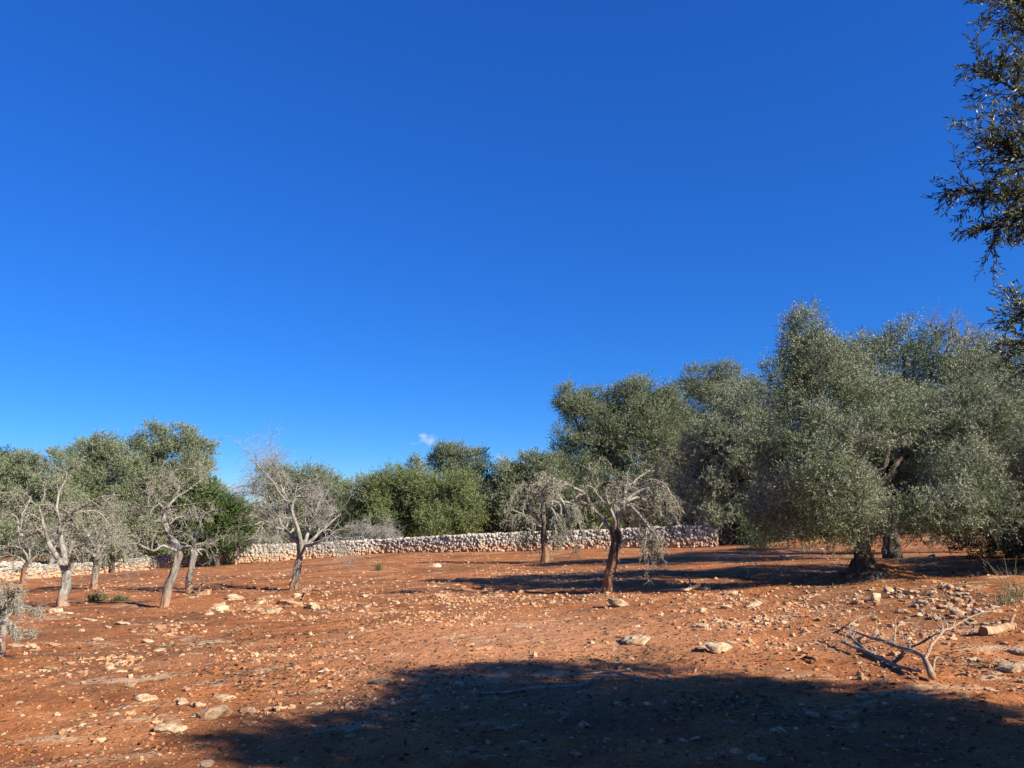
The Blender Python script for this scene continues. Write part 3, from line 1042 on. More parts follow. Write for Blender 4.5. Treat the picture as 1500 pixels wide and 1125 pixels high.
def dead_tree(name, label, base, trunk, limbs, spec, bark=M_DEAD, limbmat=M_LIMB, twigmat=M_TWIG, group=None, lichen=None, seedlimbs=True, cat="tree"):
    """trunk/limbs traced as px,py,radius px,depth offset. spec: branching numbers"""
    reseed(label)
    b = on_ground(*base)
    Y0 = b[1]
    root = empty(name, tuple(b), label, cat, group)
    tl = px_line(trunk, Y0)
    tl[0][:3] = b
    tl = np.vstack([tl[0] + np.array([0, 0, -0.15, tl[0][3] * 0.25]), tl])
    pts, rr = smooth_line(tl, 26, 0.012 * spec.get('gnarl', 1))
    flare = 0.80 + 0.62 * np.exp(-np.linspace(0, 12, 26))
    mb = MB()
    mb.add(*tubes(*capped(pts, rr * flare * 0.9), 18, 0.22))
    mb.build("trunk", bark, root, b)
    LP, LR = [], []
    for lb in limbs:
        c = px_line(lb, Y0)
        c[:, 3] *= 0.58
        n = 18
        q, r = smooth_line(c, n, 0.02 * spec.get('gnarl', 1))
        mb = MB()
        mb.add(*tubes(q, r, 9, 0.10))
        mb.build("limb", limbmat, root, b)
        LP.append(q)
        LR.append(r)
    LP, LR = np.array(LP), np.array(LR)
    s = spec
    B1, R1 = grow(LP, LR, s['n1'], (0.25, 1.0), s['l1'], s.get('a1', 50), s.get('g1', 0.02), s.get('w1', 0.22), 9, 0.55, 0.006, 0.05, s.get('up', 0.1))
    B2, R2 = grow(B1, R1, s['n2'], (0.15, 1.0), s['l2'], s.get('a2', 48), s.get('g2', 0.05), s.get('w2', 0.25), 7, 0.6, s.get('rm2', 0.004), 0.02, s.get('up', 0.1) * 0.5)
    mb = MB()
    mb.add(*tubes(B1, R1, 6))
    mb.add(*tubes(B2, R2, 4))
    o = mb.build("branches", limbmat, root, b)
    tag(o, None, None, None, "stuff")
    B3, R3 = grow(B2, R2, s['n3'], (0.1, 1.0), s['l3'], s.get('a3', 45), s.get('g3', 0.06), s.get('w3', 0.28), 6, 0.7, s.get('rm3', 0.003), 0.01, 0.0)
    mb = MB()
    mb.add(*tubes(B3, R3, 3))
    o = mb.build("twigs", twigmat, root, b)
    tag(o, None, None, None, "stuff")
    if lichen:
        mb = MB()
        for (BB, RR, n, L, W, off) in ((B2, R2, lichen['n2'], lichen['L'], lichen['W'], 0.012), (B3, R3, lichen['n3'], lichen['L'] * 0.8, lichen['W'] * 0.8, 0.008), (B1, R1, lichen['n1'], lichen['L'], lichen['W'], 0.02), (LP[:, 6:], LR[:, 6:], lichen.get('n0', 400), lichen['L'], lichen['W'], 0.03)):
            if n <= 0:
                continue
            k = rng.integers(0, len(BB), n)
            t = rng.uniform(0.1, 1, n) * (BB.shape[1] - 1.001)
            i = t.astype(int)
            f = (t - i)[:, None]
            pos = BB[k, i] * (1 - f) + BB[k, i + 1] * f + off * rng.normal(size=(n, 3))
            tan = norm(BB[k, i + 1] - BB[k, i])
            d = norm(0.5 * tan + rand_dirs(n) + np.array([0, 0, -0.25]))
            mb.add(*leaf_quads(pos, d, rand_dirs(n), L * rng.uniform(0.5, 1.4, n), W * rng.uniform(0.6, 1.3, n)))
        o = mb.build("lichen", M_LICHEN, root, b, smooth=False)
    return root


SPEC = dict(n1=60, l1=0.9, n2=420, l2=0.5, n3=1800, l3=0.28)

# pale gnarled tree at left with fluted trunk
dead_tree("dead_almond_tree", "pale bleached dead almond with thick fluted trunk and crooked bare limbs, far left", (91, 889),
          [(91, 889, 11.5), (94, 868, 9.2), (98, 845, 8.6), (101, 830, 8.6)],
          [[(97, 838, 7), (93, 812, 7, .1), (88, 790, 6.5, .1), (92, 768, 5, .1), (104, 752, 4, 0), (124, 740, 3, -.2), (148, 728, 2, -.3), (176, 724, 1, -.4)],
           [(95, 838, 6), (84, 815, 6, -.2), (70, 795, 5.5, -.3), (62, 782, 5, -.3), (50, 782, 4, -.3), (33, 786, 3.2, -.3), (27, 770, 2.6, -.4), (20, 757, 2, -.4), (10, 750, 1, -.5)],
           [(33, 786, 3, -.3), (30, 765, 2.5, -.2), (36, 748, 2, -.1), (45, 726, 1.2, 0)],
           [(88, 790, 5, .1), (88, 770, 4, .4), (84, 745, 3, .6), (88, 722, 2.5, .7), (98, 700, 2, .7), (92, 684, 1, .7)],
           [(70, 795, 4, -.3), (66, 775, 3.5, -.6), (58, 752, 2.6, -.8), (62, 732, 2, -.9), (70, 705, 1, -1)],
           [(101, 832, 5, -.1), (104, 815, 3, -.4), (118, 806, 2.2, -.6), (135, 795, 1.2, -.7)],
           [(100, 832, 4, .1), (102, 810, 2.4, .3), (106, 790, 1.8, .4), (112, 770, 1, .5)],
           [(97, 835, 4, .3), (85, 818, 3, .5), (72, 808, 2.2, .6), (58, 808, 1.2, .6)],
           [(104, 752, 3, 0), (122, 750, 2.4, .5), (145, 752, 1.8, .9), (160, 772, 1.2, 1.0)]],
          dict(n1=48, l1=0.6, n2=300, l2=0.36, n3=1100, l3=0.2, g2=0.08, g3=0.1, gnarl=1.5, up=-.02, rm3=.0022), M_DEADPALE, M_LIMB, M_TWIG,
          lichen=dict(n1=600, n2=1600, n3=2500, L=0.035, W=0.028))
# leaning tree
dead_tree("dead_almond_tree", "slanting grey dead almond whose trunk leans right from the soil and twists upward", (241, 889),
          [(241, 889, 7.5), (246, 866, 7.5), (254, 842, 7.2), (261, 818, 7.5), (263, 806, 8)],
          [[(262, 812, 7), (258, 798, 6.5), (249, 788, 6, .05), (244, 770, 5, .1), (240, 752, 4.5, .1), (241, 742, 4, .1)],
           [(241, 748, 4, .1), (232, 738, 3, -.2), (225, 724, 2.2, -.4), (224, 706, 1, -.5)],
           [(241, 745, 4, .1), (252, 732, 3.2, 0), (262, 716, 2.4, -.1), (270, 698, 1.4, -.2)],
           [(245, 742, 3.4, .1), (258, 730, 2.6, .3), (276, 718, 2, .5), (298, 700, 1, .7)],
           [(262, 812, 5, 0), (272, 802, 3.6, -.1), (284, 804, 3, -.1), (296, 812, 1.2, -.2)],
           [(258, 806, 4.5, -.1), (240, 800, 3, -.3), (222, 806, 2.5, -.5), (200, 796, 2, -.6), (176, 800, 1.2, -.7)],
           [(222, 806, 2.2, -.5), (224, 788, 1.7, -.6), (230, 776, 1, -.7)],
           [(241, 752, 3.2, .1), (226, 744, 2.5, .4), (205, 742, 1.8, .6), (188, 750, 1, .8)],
           [(241, 745, 3, .1), (262, 742, 2.2, -.4), (290, 738, 1.6, -.7), (312, 734, 1, -.9)]],
          dict(n1=38, l1=0.6, n2=240, l2=0.36, n3=900, l3=0.22, g2=0.08, g3=0.1, up=-.02, rm3=.0022), M_DEAD, M_LIMB, M_TWIG,
          lichen=dict(n1=600, n2=1600, n3=2500, L=0.03, W=0.024))
# short stump-like trunk behind it
dead_tree("dead_almond_tree", "short dead trunk with bent top standing right behind the slanting almond", (277, 868),
          [(277, 868, 6.5), (278, 848, 6), (281, 828, 6), (285, 812, 5.5)],
          [[(284, 816, 4.5), (290, 806, 3.5, .2), (300, 806, 2.4, .3), (306, 818, 1, .3)],
           [(283, 814, 4), (278, 802, 3, .2), (268, 796, 2.2, .3), (258, 800, 1, .4)],
           [(284, 812, 4), (286, 792, 2.6, .4), (292, 770, 1.6, .6), (300, 752, .9, .8)]],
          dict(n1=14, l1=0.5, n2=80, l2=0.35, n3=240, l3=0.2), M_DEAD)
# round twiggy tree behind pale tree
dead_tree("dead_almond_tree", "small dead almond with a drooping lichen crown and orange stained trunk, behind the fluted one", (138, 862),
          [(138, 862, 7), (139, 845, 6.3), (141, 828, 6.5), (143, 812, 7)],
          [[(143, 815, 5), (134, 796, 4, .2), (126, 778, 3, .4), (118, 768, 1.2, .6)],
           [(143, 815, 5), (146, 790, 4, -.2), (150, 768, 2.6, -.4), (156, 756, 1.2, -.6)],
           [(144, 815, 4), (156, 796, 3, .2), (166, 782, 2, .4), (174, 790, 1, .6)],
           [(145, 820, 4), (158, 812, 2.6, -.4), (178, 800, 1.6, -.6), (196, 806, 1, -.8)],
           [(141, 816, 4), (128, 806, 2.6, -.5), (116, 808, 1.4, -.8)]],
          dict(n1=36, l1=0.8, n2=300, l2=0.45, n3=1000, l3=0.3, g1=0.08, g2=0.16, g3=0.2), M_DEAD, M_LIMB, M_TWIG,
          lichen=dict(n1=500, n2=2000, n3=2400, L=0.05, W=0.04))
# far left
dead_tree("dead_almond_tree", "dark crooked little dead trunk with bare arms before the wall at far left", (34, 855),
          [(34, 855, 4.5), (34, 842, 4), (37, 830, 4.2), (42, 822, 3.6)],
          [[(41, 824, 3), (50, 818, 2.4), (58, 808, 1.6), (64, 812, .8)],
           [(38, 829, 3), (30, 818, 2.4), (14, 814, 2), (-12, 818, 1.2)],
           [(41, 822, 3), (36, 808, 2.2), (18, 800, 1.6), (-14, 806, 1)],
           [(41, 822, 2.6), (44, 812, 2), (40, 800, 1.4), (28, 790, .8)]],
          dict(n1=26, l1=0.7, n2=160, l2=0.4, n3=500, l3=0.25), M_BURNT, M_LIMB)
dead_tree("dead_almond_tree", "thin whitish dead trunk between the fluted almond and the far left wall", (73, 845),
          [(73, 845, 4), (74, 830, 3.6), (77, 818, 4), (79, 806, 3.4)],
          [[(78, 808, 3), (74, 796, 2.2), (66, 786, 1)], [(78, 808, 3), (84, 794, 2), (90, 780, 1)], [(79, 806, 2.5), (80, 790, 1.6, .3), (78, 776, .9, .5)]],
          dict(n1=24, l1=0.7, n2=140, l2=0.45, n3=420, l3=0.28), M_DEADPALE)
# near left frame edge
dead_tree("dead_almond_tree", "lichen crusted dead branches reaching in at the left frame edge, nearest of the dead trees", (-6, 962),
          [(-6, 962, 13), (-2, 935, 12), (2, 915, 11), (4, 905, 9)],
          [[(3, 908, 8), (8, 892, 6, -.1), (16, 876, 4, -.2), (28, 862, 2, -.3)],
           [(3, 908, 7), (-8, 885, 6), (-14, 862, 3)],
           [(3, 910, 6), (14, 900, 4, .2), (26, 893, 3, .3), (38, 886, 1.6, .4)],
           [(3, 910, 5), (10, 915, 3.5, -.3), (18, 926, 2.5, -.4), (22, 940, 1.2, -.5)],
           [(3, 908, 5), (4, 885, 4, .2), (2, 868, 2, .3)]],
          dict(n1=40, l1=0.24, n2=200, l2=0.17, n3=500, l3=0.11, g2=.08, gnarl=.6, rm2=.006, rm3=.004), M_DEADPALE, M_LIMB, M_TWIG,
          lichen=dict(n1=400, n2=800, n3=500, L=0.024, W=0.020))
# twiggy round tree at 435
dead_tree("dead_almond_tree", "round crowned dead almond of fine dense grey twigs with long bare shoots at upper left", (430, 864),
          [(430, 864, 8), (433, 845, 6.8), (438, 822, 6.5), (442, 804, 7.5), (443, 796, 8)],
          [[(442, 800, 6), (430, 788, 5), (418, 776, 4.5, .1), (410, 760, 3.5, .2), (402, 742, 2.4, .3), (392, 722, 1.2, .4)],
           [(442, 800, 5.5), (436, 775, 4.5, -.2), (428, 752, 4, -.3), (430, 730, 3, -.4), (436, 708, 1.4, -.5)],
           [(446, 800, 5.5), (458, 790, 4.2, .1), (468, 780, 3.4, .2), (482, 768, 2.4, .3), (500, 752, 1.2, .4)],
           [(446, 798, 5), (452, 776, 4, .4), (462, 750, 3, .6), (474, 722, 1.6, .8)],
           [(446, 800, 4.5), (464, 796, 3.4, -.5), (484, 786, 2.4, -.7), (506, 790, 1.2, -.9)],
           [(418, 776, 3.5, .1), (404, 772, 2.6, -.4), (388, 764, 2, -.6), (372, 770, 1, -.8)],
           [(428, 750, 3, -.3), (412, 722, 2.2, -.2), (388, 692, 1.7, -.1), (368, 672, 1, 0)],
           [(428, 750, 3, -.3), (416, 720, 2.2, .1), (405, 684, 1.5, .3), (405, 658, .8, .4)],
           [(402, 742, 2, .3), (385, 725, 1.5, .5), (366, 712, .9, .7)]],
          dict(n1=80, l1=0.95, n2=620, l2=0.5, n3=2700, l3=0.3, a1=45, g1=0.01, g2=0.03, g3=0.05, rm2=.004, rm3=.0024), M_DEAD, M_LIMB, M_TWIG)
# low grey brush against the wall
dead_tree("dead_shrub", "low grey drooping brush of dead twigs against the stone wall", (546, 811),
          [(546, 811, 5), (546, 805, 5), (545, 799, 5)],
          [[(545, 802, 3), (534, 790, 2.6), (522, 784, 2), (510, 794, 1)],
           [(545, 802, 3), (546, 786, 2.4), (540, 774, 1.6), (528, 776, 1)],
           [(546, 802, 3), (556, 786, 2.4, -.4), (566, 780, 1.6, -.6), (574, 794, 1, -.8)],
           [(546, 802, 3), (552, 784, 2.2, .4), (560, 774, 1.4, .6), (572, 778, 1, .8)],
           [(545, 802, 3), (532, 796, 2.2, -.5), (516, 798, 1.4, -.8), (504, 808, .8, -1)]],
          dict(n1=110, l1=0.85, n2=1000, l2=0.55, n3=4200, l3=0.4, g1=0.1, g2=0.16, g3=0.2, rm3=.005, rm2=.007), M_DEAD, M_LIMB, M_TWIG, cat="shrub")
# pale trunk by the wall with grey twig crown
dead_tree("dead_almond_tree", "white lit slim trunk by the wall's bend with a ragged grey crown", (344, 827),
          [(344, 827, 4.5), (345, 815, 4), (346, 802, 4.2), (349, 792, 3.8)],
          [[(348, 795, 3), (356, 780, 2.4), (366, 760, 2), (372, 742, 1)],
           [(348, 795, 3), (362, 786, 2.4, .6), (380, 772, 1.8, .9), (392, 752, 1, 1)],
           [(348, 795, 2.6), (344, 776, 2, .3), (352, 752, 1.6, .6), (358, 736, 1, .8)],
           [(348, 795, 2.6), (368, 794, 2, -.6), (386, 788, 1.5, -.9), (398, 796, .8, -1)]],
          dict(n1=40, l1=1.1, n2=300, l2=0.6, n3=1100, l3=0.45, rm2=.007, rm3=.005), M_DEADPALE, M_LIMB, M_TWIG,
          lichen=dict(n1=400, n2=1500, n3=2000, L=0.06, W=0.05))
# weeping lichen tree
dead_tree("dead_almond_tree", "dead almond with a weeping curtain of lichen twigs on its right side, before the wall", (798, 824),
          [(798, 824, 8.5), (798, 806, 7), (797, 785, 6), (796, 760, 5.5), (796, 738, 5), (795, 724, 4.5)],
          [[(796, 735, 4), (790, 724, 3.4), (782, 722, 2.6, .2), (770, 716, 1.6, .3), (764, 706, .9, .3)],
           [(796, 730, 4), (800, 718, 3), (806, 706, 2), (806, 694, 1)],
           [(796, 730, 3.4), (790, 712, 2.4, .4), (786, 698, 1, .5)],
           [(796, 735, 4), (808, 724, 3.6, -.3), (820, 728, 3, -.4), (828, 744, 2.4, -.5), (834, 768, 1.6, -.6), (840, 792, 1, -.6)],
           [(796, 740, 4), (812, 734, 3.4, .3), (822, 744, 2.8, .4), (820, 766, 2, .5), (826, 794, 1, .5)],
           [(797, 750, 3.6), (808, 745, 3, -.6), (814, 764, 2.2, -.7), (812, 792, 1, -.8)],
           [(820, 734, 3, -.4), (836, 738, 2.6, -.2), (846, 752, 2, 0), (850, 776, 1.2, 0)],
           [(797, 772, 3.4), (782, 768, 2.6, -.2), (768, 756, 2, -.3), (748, 744, 1, -.4)],
           [(768, 756, 1.8, -.3), (766, 746, 1.2, -.2), (770, 736, .8, -.2)],
           [(797, 778, 2.4), (784, 782, 1.8, .2), (776, 776, 1.2, .2), (764, 772, .7, .2)]],
          dict(n1=44, l1=0.75, n2=340, l2=0.45, n3=1300, l3=0.3, a1=35, g1=0.22, g2=0.3, g3=0.32, up=-0.2, w1=.18, w2=.2, rm2=.007, rm3=.005), M_BURNT, M_LIMB, M_TWIG,
          lichen=dict(n1=1300, n2=5600, n3=6500, L=0.055, W=0.042))
# the dark almond in the middle
dead_tree("dead_almond_tree", "dark trunked dead almond in the middle, its arching limbs hung with grey green lichen", (889, 868),
          [(889, 868, 10), (891, 850, 9), (896, 825, 9.5), (901, 802, 9.5), (903, 788, 10), (900, 775, 9)],
          [[(902, 785, 8), (903, 768, 8, 0), (906, 752, 7, .1), (912, 738, 5.5, .1), (916, 722, 3.6, .2), (922, 708, 2, .3)],
           [(906, 802, 6), (918, 792, 5.5, -.1), (932, 787, 4.6, -.2), (944, 790, 3, -.3), (954, 800, 1.4, -.3)],
           [(900, 780, 5.5), (890, 772, 4.6, .1), (884, 760, 4, .2), (874, 748, 3.8, .3), (866, 736, 3.6, .3), (857, 722, 4, .3), (845, 716, 3.4, .3), (834, 711, 2.6, .3), (822, 704, 2.4, .3), (812, 702, 1.8, .3), (802, 712, 1.2, .3)],
           [(900, 778, 5), (899, 762, 4.4, -.3), (894, 744, 3.6, -.5), (888, 728, 2.6, -.6), (890, 710, 1.8, -.7), (900, 703, 1, -.8)],
           [(906, 752, 5, .1), (922, 742, 4.2, -.2), (934, 752, 3.8, -.4), (944, 764, 3.2, -.5), (956, 776, 2.2, -.6), (966, 796, 1, -.7)],
           [(912, 738, 4, .1), (930, 730, 3.6, .3), (948, 735, 3, .4), (958, 746, 2.4, .5), (962, 762, 1.4, .5)],
           [(912, 738, 4, .1), (932, 722, 3.4, .2), (956, 716, 2.8, .2), (976, 726, 2.4, .2), (1000, 738, 1.9, .2), (1024, 748, 1.4, .2), (1036, 764, .8, .2)],
           [(915, 728, 3.4, .2), (934, 712, 2.6, -.3), (956, 704, 2.2, -.5), (974, 710, 1.8, -.6), (984, 728, 1.2, -.6)],
           [(918, 716, 2.8, .3), (938, 698, 2.4, .6), (955, 686, 2, .8), (972, 672, 1, .9)],
           [(948, 692, 1.8, .7), (966, 690, 1.3, .7), (986, 692, .8, .8)],
           [(930, 742, 3, .3), (956, 746, 2.6, .8), (980, 752, 2, 1.1), (1004, 756, 1.2, 1.3)],
           [(894, 744, 3, -.5), (880, 730, 2.4, -.2), (872, 716, 1.8, 0), (884, 706, 1, .1)],
           [(884, 760, 2.6, .2), (876, 776, 1.8, .1), (868, 768, 1.2, .1)]],
          dict(n1=74, l1=0.68, n2=500, l2=0.33, n3=1300, l3=0.17, a1=42, g1=0.13, g2=0.2, g3=0.22, up=-0.08, w1=.2, rm2=.005, rm3=.0035, gnarl=1.2), M_BURNT, M_LIMB, M_TWIG,
          lichen=dict(n0=2000, n1=4000, n2=6500, n3=3000, L=0.038, W=0.024))


def live_tree(name, label, base, trunk_px, lobes_px, leaf, wid, density, mat, group=None, depth=None, backfill=True, nlimb=6, bark=M_OLBARK, cat="tree", trunk_r=None, crown_kw=None, extra=None, trunk_name="trunk"):
    reseed(label)
    b = on_ground(*base) if depth is None else None
    if b is None:
        q = P(base[0], base[1], depth)
        b = np.array([q[0], q[1], float(ground_z(q[0], q[1]))])
    Y0 = b[1]
    root = empty(name, tuple(b), label, cat, group)
    lobes = []
    for l in lobes_px:
        px, py, rx, ry = l[:4]
        dd = l[4] if len(l) > 4 else 0.0
        c = P(px, py, Y0 + dd)
        k = Y0 / FPX
        g = 1.0 if Y0 < 20 else 1.02
        lobes.append((c, np.array([rx * k * g, 0.5 * (rx + ry) * k * g, ry * k])))
    if backfill:
        for c, r in list(lobes)[::2]:
            d = rng.uniform(1.0, 2.0) * r[1] * 1.1
            lobes.append((c + np.array([rng.normal(0, .3) * r[0], d, -0.25 * r[2]]), r * 0.95))
    mb = MB()
    kw = dict(nsub=12, subr=0.42, splen=0.35, nl=12)
    if crown_kw:
        kw.update(crown_kw)
    kw['voids'] = [(P(v[0], v[1], Y0 + v[5]), np.array([v[2] * Y0 / FPX, v[4], v[3] * Y0 / FPX])) for v in kw.get('voids', ())]
    crown(mb, lobes, leaf, wid, density, **kw)
    mb.build("crown", mat, root, b, smooth=False)
    # trunk
    cs = np.array([c for c, r in lobes])
    if trunk_px is not None:
        tl = px_line(trunk_px, Y0)
        tl[0][:3] = b
        tl = np.vstack([tl[0] + np.array([0, 0, -0.2, 0]), tl])
    else:
        mid = cs.mean(0)
        h = mid[2] - b[2]
        r0 = trunk_r or 0.035 * h + 0.06
        tl = np.array([[*(b + [0, 0, -0.2]), r0 * 1.3], [*b, r0 * 1.15], [*(b + (mid - b) * 0.3 + [0.1, 0, 0]), r0 * 0.9], [*(b + (mid - b) * 0.6), r0 * 0.75]])
    pts, rr = smooth_line(tl, 26, 0.02)
    mb = MB()
    mb.add(*tubes(*capped(pts, rr), 18, 0.2))
    mb.build(trunk_name, bark, root, b)
    # limbs into the crown
    top = pts[-1]
    order = [i for i in rng.permutation(len(cs)) if cs[i][1] > b[1] + (0.35 if Y0 < 20 else -0.5)][:nlimb]
    for i in order:
        e = cs[i]
        m = top * 0.5 + e * 0.5 + np.array([rng.normal(0, .15), rng.normal(0, .15), 0.05]) * np.linalg.norm(e - top)
        c = np.array([[*pts[-4], rr[-1] * 0.75], [*(top * 0.8 + m * 0.2), rr[-1] * 0.62], [*m, rr[-1] * 0.42], [*e, rr[-1] * 0.16]])
        q, r = smooth_line(c, 18, 0.04)
        mb = MB()
        mb.add(*tubes(q, r, 8, 0.1))
        mb.build("limb", bark, root, b)
    if extra:
        extra(root, b, Y0)
    return root


FARKW = dict(nsub=16, subr=0.40, splen=0.5, nl=11, upw=0.5, shell=0.55, spread=0.7)
# --- the big front olive
A_LOBES = [(1190, 498, 36, 46, .5), (1165, 480, 20, 26, .6), (1150, 570, 42, 46, 0), (1208, 560, 50, 52, -.3), (1128, 640, 42, 46, -.3), (1188, 640, 52, 46, -.8),
           (1112, 715, 36, 44, 0), (1148, 732, 42, 40, -1), (1214, 708, 50, 44, -1.7), (1122, 772, 28, 26, -.3), (1165, 770, 34, 28, -.9), (1212, 768, 38, 28, -1.2),
           (1252, 742, 34, 40, -1.2), (1292, 760, 32, 38, -.9), (1270, 785, 30, 22, -.6), (1270, 590, 46, 46, .8), (1345, 604, 52, 40, .8), (1412, 612, 52, 48, .2), (1462, 640, 52, 50, -.3),
           (1405, 676, 42, 40, -.8), (1440, 712, 44, 42, -.9), (1385, 730, 40, 40, -.3), (1350, 762, 40, 26, 0), (1480, 585, 46, 42, .4), (1505, 700, 44, 50, -.2), (1400, 765, 36, 22, .2),
           (1240, 620, 40, 40, .6), (1320, 655, 40, 30, 1.2), (1235, 520, 28, 40, .6), (1272, 640, 40, 36, -1.0), (1300, 600, 46, 40, -.9), (1240, 668, 40, 40, -1.1), (1195, 524, 44, 40, .2), (1166, 530, 30, 36, .2), (1392, 742, 44, 30, -1.5), (1442, 748, 44, 32, -1.5), (1348, 756, 34, 24, -1.4)]
A_BACK = [(1200, 600, 80, 70, 2.0), (1300, 610, 80, 60, 2.3), (1400, 640, 80, 60, 2.2), (1160, 700, 60, 60, 2.0), (1460, 690, 60, 60, 2.0), (1250, 725, 60, 45, 1.8), (1345, 728, 70, 44, 1.9), (1430, 738, 60, 40, 1.7), (1170, 745, 50, 40, 1.6), (1300, 680, 70, 50, 2.4), (1500, 740, 60, 50, 1.0)]
live_tree("olive_tree", "biggest silver green olive at right, spreading skirted crown over a mounded black trunk", (1266, 843),
          [(1266, 843, 34), (1266, 834, 22), (1265, 822, 13.5), (1264, 800, 10.5), (1268, 775, 10), (1274, 745, 9), (1284, 722, 8)],
          A_LOBES + A_BACK, 0.064, 0.018, 60, M_OLIVE, backfill=False, nlimb=12,
          crown_kw=dict(nsub=19, subr=0.33, splen=0.27, nl=14, upw=0.3, shell=0.66, shoots=0.07,
                        voids=((1322, 684, 60, 29, 2.2, -1.0), (1112, 690, 20, 34, 1.6, -.6), (1390, 640, 24, 14, 1.4, -.8))))


def dead_tips(root, b, Y0):
    L, R = [], []
    for ln in ([(1372, 560, 3), (1385, 520, 2.4), (1392, 490, 1.6), (1396, 466, .8)], [(1380, 540, 3), (1402, 515, 2.2), (1412, 496, 1.4), (1418, 480, .8)], [(1384, 545, 2.6), (1376, 515, 1.8), (1370, 490, 1.2), (1362, 474, .7)]):
        q, r = smooth_line(px_line(ln, Y0), 14, 0.03)
        L.append(q)
        R.append(r)
    L, R = np.array(L), np.array(R)
    B, BR = grow(L, R, 40, (0.3, 1), 0.5, 40, 0, 0.2, 6, 0.6, 0.004, 0.02, 0.1)
    B2, BR2 = grow(B, BR, 400, (0.1, 1), 0.3, 45, 0, 0.25, 5, 0.7, 0.003, 0.02, 0.1)
    mb = MB()
    mb.add(*tubes(L, R, 6))
    mb.add(*tubes(B, BR, 4))
    mb.add(*tubes(B2, BR2, 3))
    mb.build("bare_twigs", M_REDTWIG, root, b)


live_tree("olive_tree", "tall olive behind the biggest one, bare reddish twigs poking from its top", (1307, 817),
          [(1307, 817, 13), (1306, 800, 10), (1304, 770, 9), (1312, 730, 9), (1322, 680, 8)],
          [(1278, 518, 36, 38), (1322, 510, 40, 34), (1368, 518, 40, 38), (1300, 560, 50, 50), (1370, 570, 46, 46), (1255, 560, 36, 50), (1420, 560, 40, 40), (1330, 620, 60, 50), (1270, 650, 50, 50), (1400, 640, 50, 50), (1330, 700, 60, 40)],
          0.085, 0.026, 26, M_OLIVE, nlimb=9, crown_kw=dict(nsub=13, subr=0.40, splen=0.34), extra=dead_tips)
live_tree("olive_tree", "pale topped olive at the right frame edge behind the overhanging branch", (1470, 806),
          [(1470, 806, 11), (1468, 780, 9), (1462, 740, 8), (1455, 690, 7)],
          [(1440, 535, 28, 38), (1474, 530, 40, 40), (1515, 540, 40, 42), (1450, 600, 46, 50), (1510, 610, 50, 50), (1470, 680, 60, 50)],
          0.10, 0.03, 20, M_OLIVE, nlimb=6)
live_tree("olive_tree", "shaded olive squeezed behind the biggest one's left side, short black trunk showing", (1156, 797),
          [(1156, 797, 12), (1155, 775, 11), (1153, 740, 10), (1150, 690, 9)],
          [(1120, 610, 34, 40), (1160, 600, 46, 46), (1110, 660, 34, 46), (1160, 680, 50, 50), (1200, 640, 46, 50), (1200, 720, 46, 40), (1120, 735, 34, 36), (1250, 680, 46, 50)],
          0.13, 0.036, 15, M_OLIVE, nlimb=6, depth=44)
live_tree("olive_tree", "dark crowned olive with thick black trunk at the end of the long wall", (1066, 803),
          [(1066, 803, 13.5), (1066, 780, 12), (1068, 745, 12), (1066, 700, 11), (1062, 650, 9)],
          [(1088, 590, 34, 32, 1.5), (1062, 610, 36, 36, .5), (1036, 650, 34, 36), (1080, 650, 40, 40, -.6), (1040, 700, 36, 40, -.6), (1084, 705, 36, 44, -1), (1046, 742, 32, 28, -.5), (1092, 752, 30, 40, -.8), (1098, 780, 22, 20, -.8)],
          0.13, 0.036, 15, M_OLIVE, nlimb=8, depth=45)
# --- the tall centre olives behind the wall
live_tree("olive_tree", "wide tall olive behind the wall with a knobby left arm, right of the weeping tree", (925, 797), None,
          [(846, 600, 30, 32), (866, 582, 17, 18), (832, 585, 17, 20), (838, 668, 42, 38, -.8), (868, 660, 36, 38, -.8), (830, 700, 34, 34, -1), (868, 706, 44, 34, -1.2), (898, 640, 42, 46), (922, 600, 38, 36), (952, 580, 36, 34), (980, 610, 36, 42, .4),
           (942, 650, 50, 48, -.8), (985, 670, 42, 48), (905, 590, 22, 24), (950, 715, 50, 36, -.6), (900, 738, 40, 28, -.6), (995, 735, 40, 36)],
          0.14, 0.04, 15, M_OLIVE_FAR, depth=58, nlimb=9, trunk_r=0.45, crown_kw=FARKW)
live_tree("olive_tree", "airy tufted olive crown rising between the wide olive and the black trunked one", (1030, 795), None,
          [(1012, 558, 15, 22), (1042, 552, 22, 20), (1068, 556, 24, 22), (1092, 580, 26, 26), (1026, 598, 36, 34), (1062, 600, 40, 36), (1010, 640, 34, 42), (1050, 650, 50, 44), (1015, 700, 40, 46), (1085, 640, 34, 46)],
          0.14, 0.038, 13, M_OLIVE_FAR, depth=60, nlimb=8, trunk_r=0.35, crown_kw=FARKW)
# --- bushes behind the wall in the middle
FARKW = dict(nsub=16, subr=0.40, splen=0.5, nl=11, upw=0.5, shell=0.55, spread=0.7)
live_tree("wild_olive_bush", "rounded dark green bush behind the wall, right of the low grey brush", (575, 800), None,
          [(545, 722, 32, 32), (580, 716, 36, 32), (556, 762, 42, 32, -.6), (592, 758, 38, 34, -.6), (610, 730, 30, 34), (520, 760, 28, 34, .6)],
          0.16, 0.04, 13, M_OLIVE_GREEN, depth=55, nlimb=4, cat="bush", crown_kw=FARKW)
live_tree("wild_olive_bush", "lighter green rounded bush behind the wall, left of a dark gap in the trees", (665, 798), None,
          [(640, 728, 36, 32), (668, 730, 34, 34, -.3), (686, 752, 24, 30, -.4), (640, 766, 38, 26, -.8), (672, 766, 36, 26, -.6)],
          0.16, 0.04, 14, M_OLIVE_GREEN, depth=53.5, nlimb=4, cat="bush", crown_kw=FARKW)
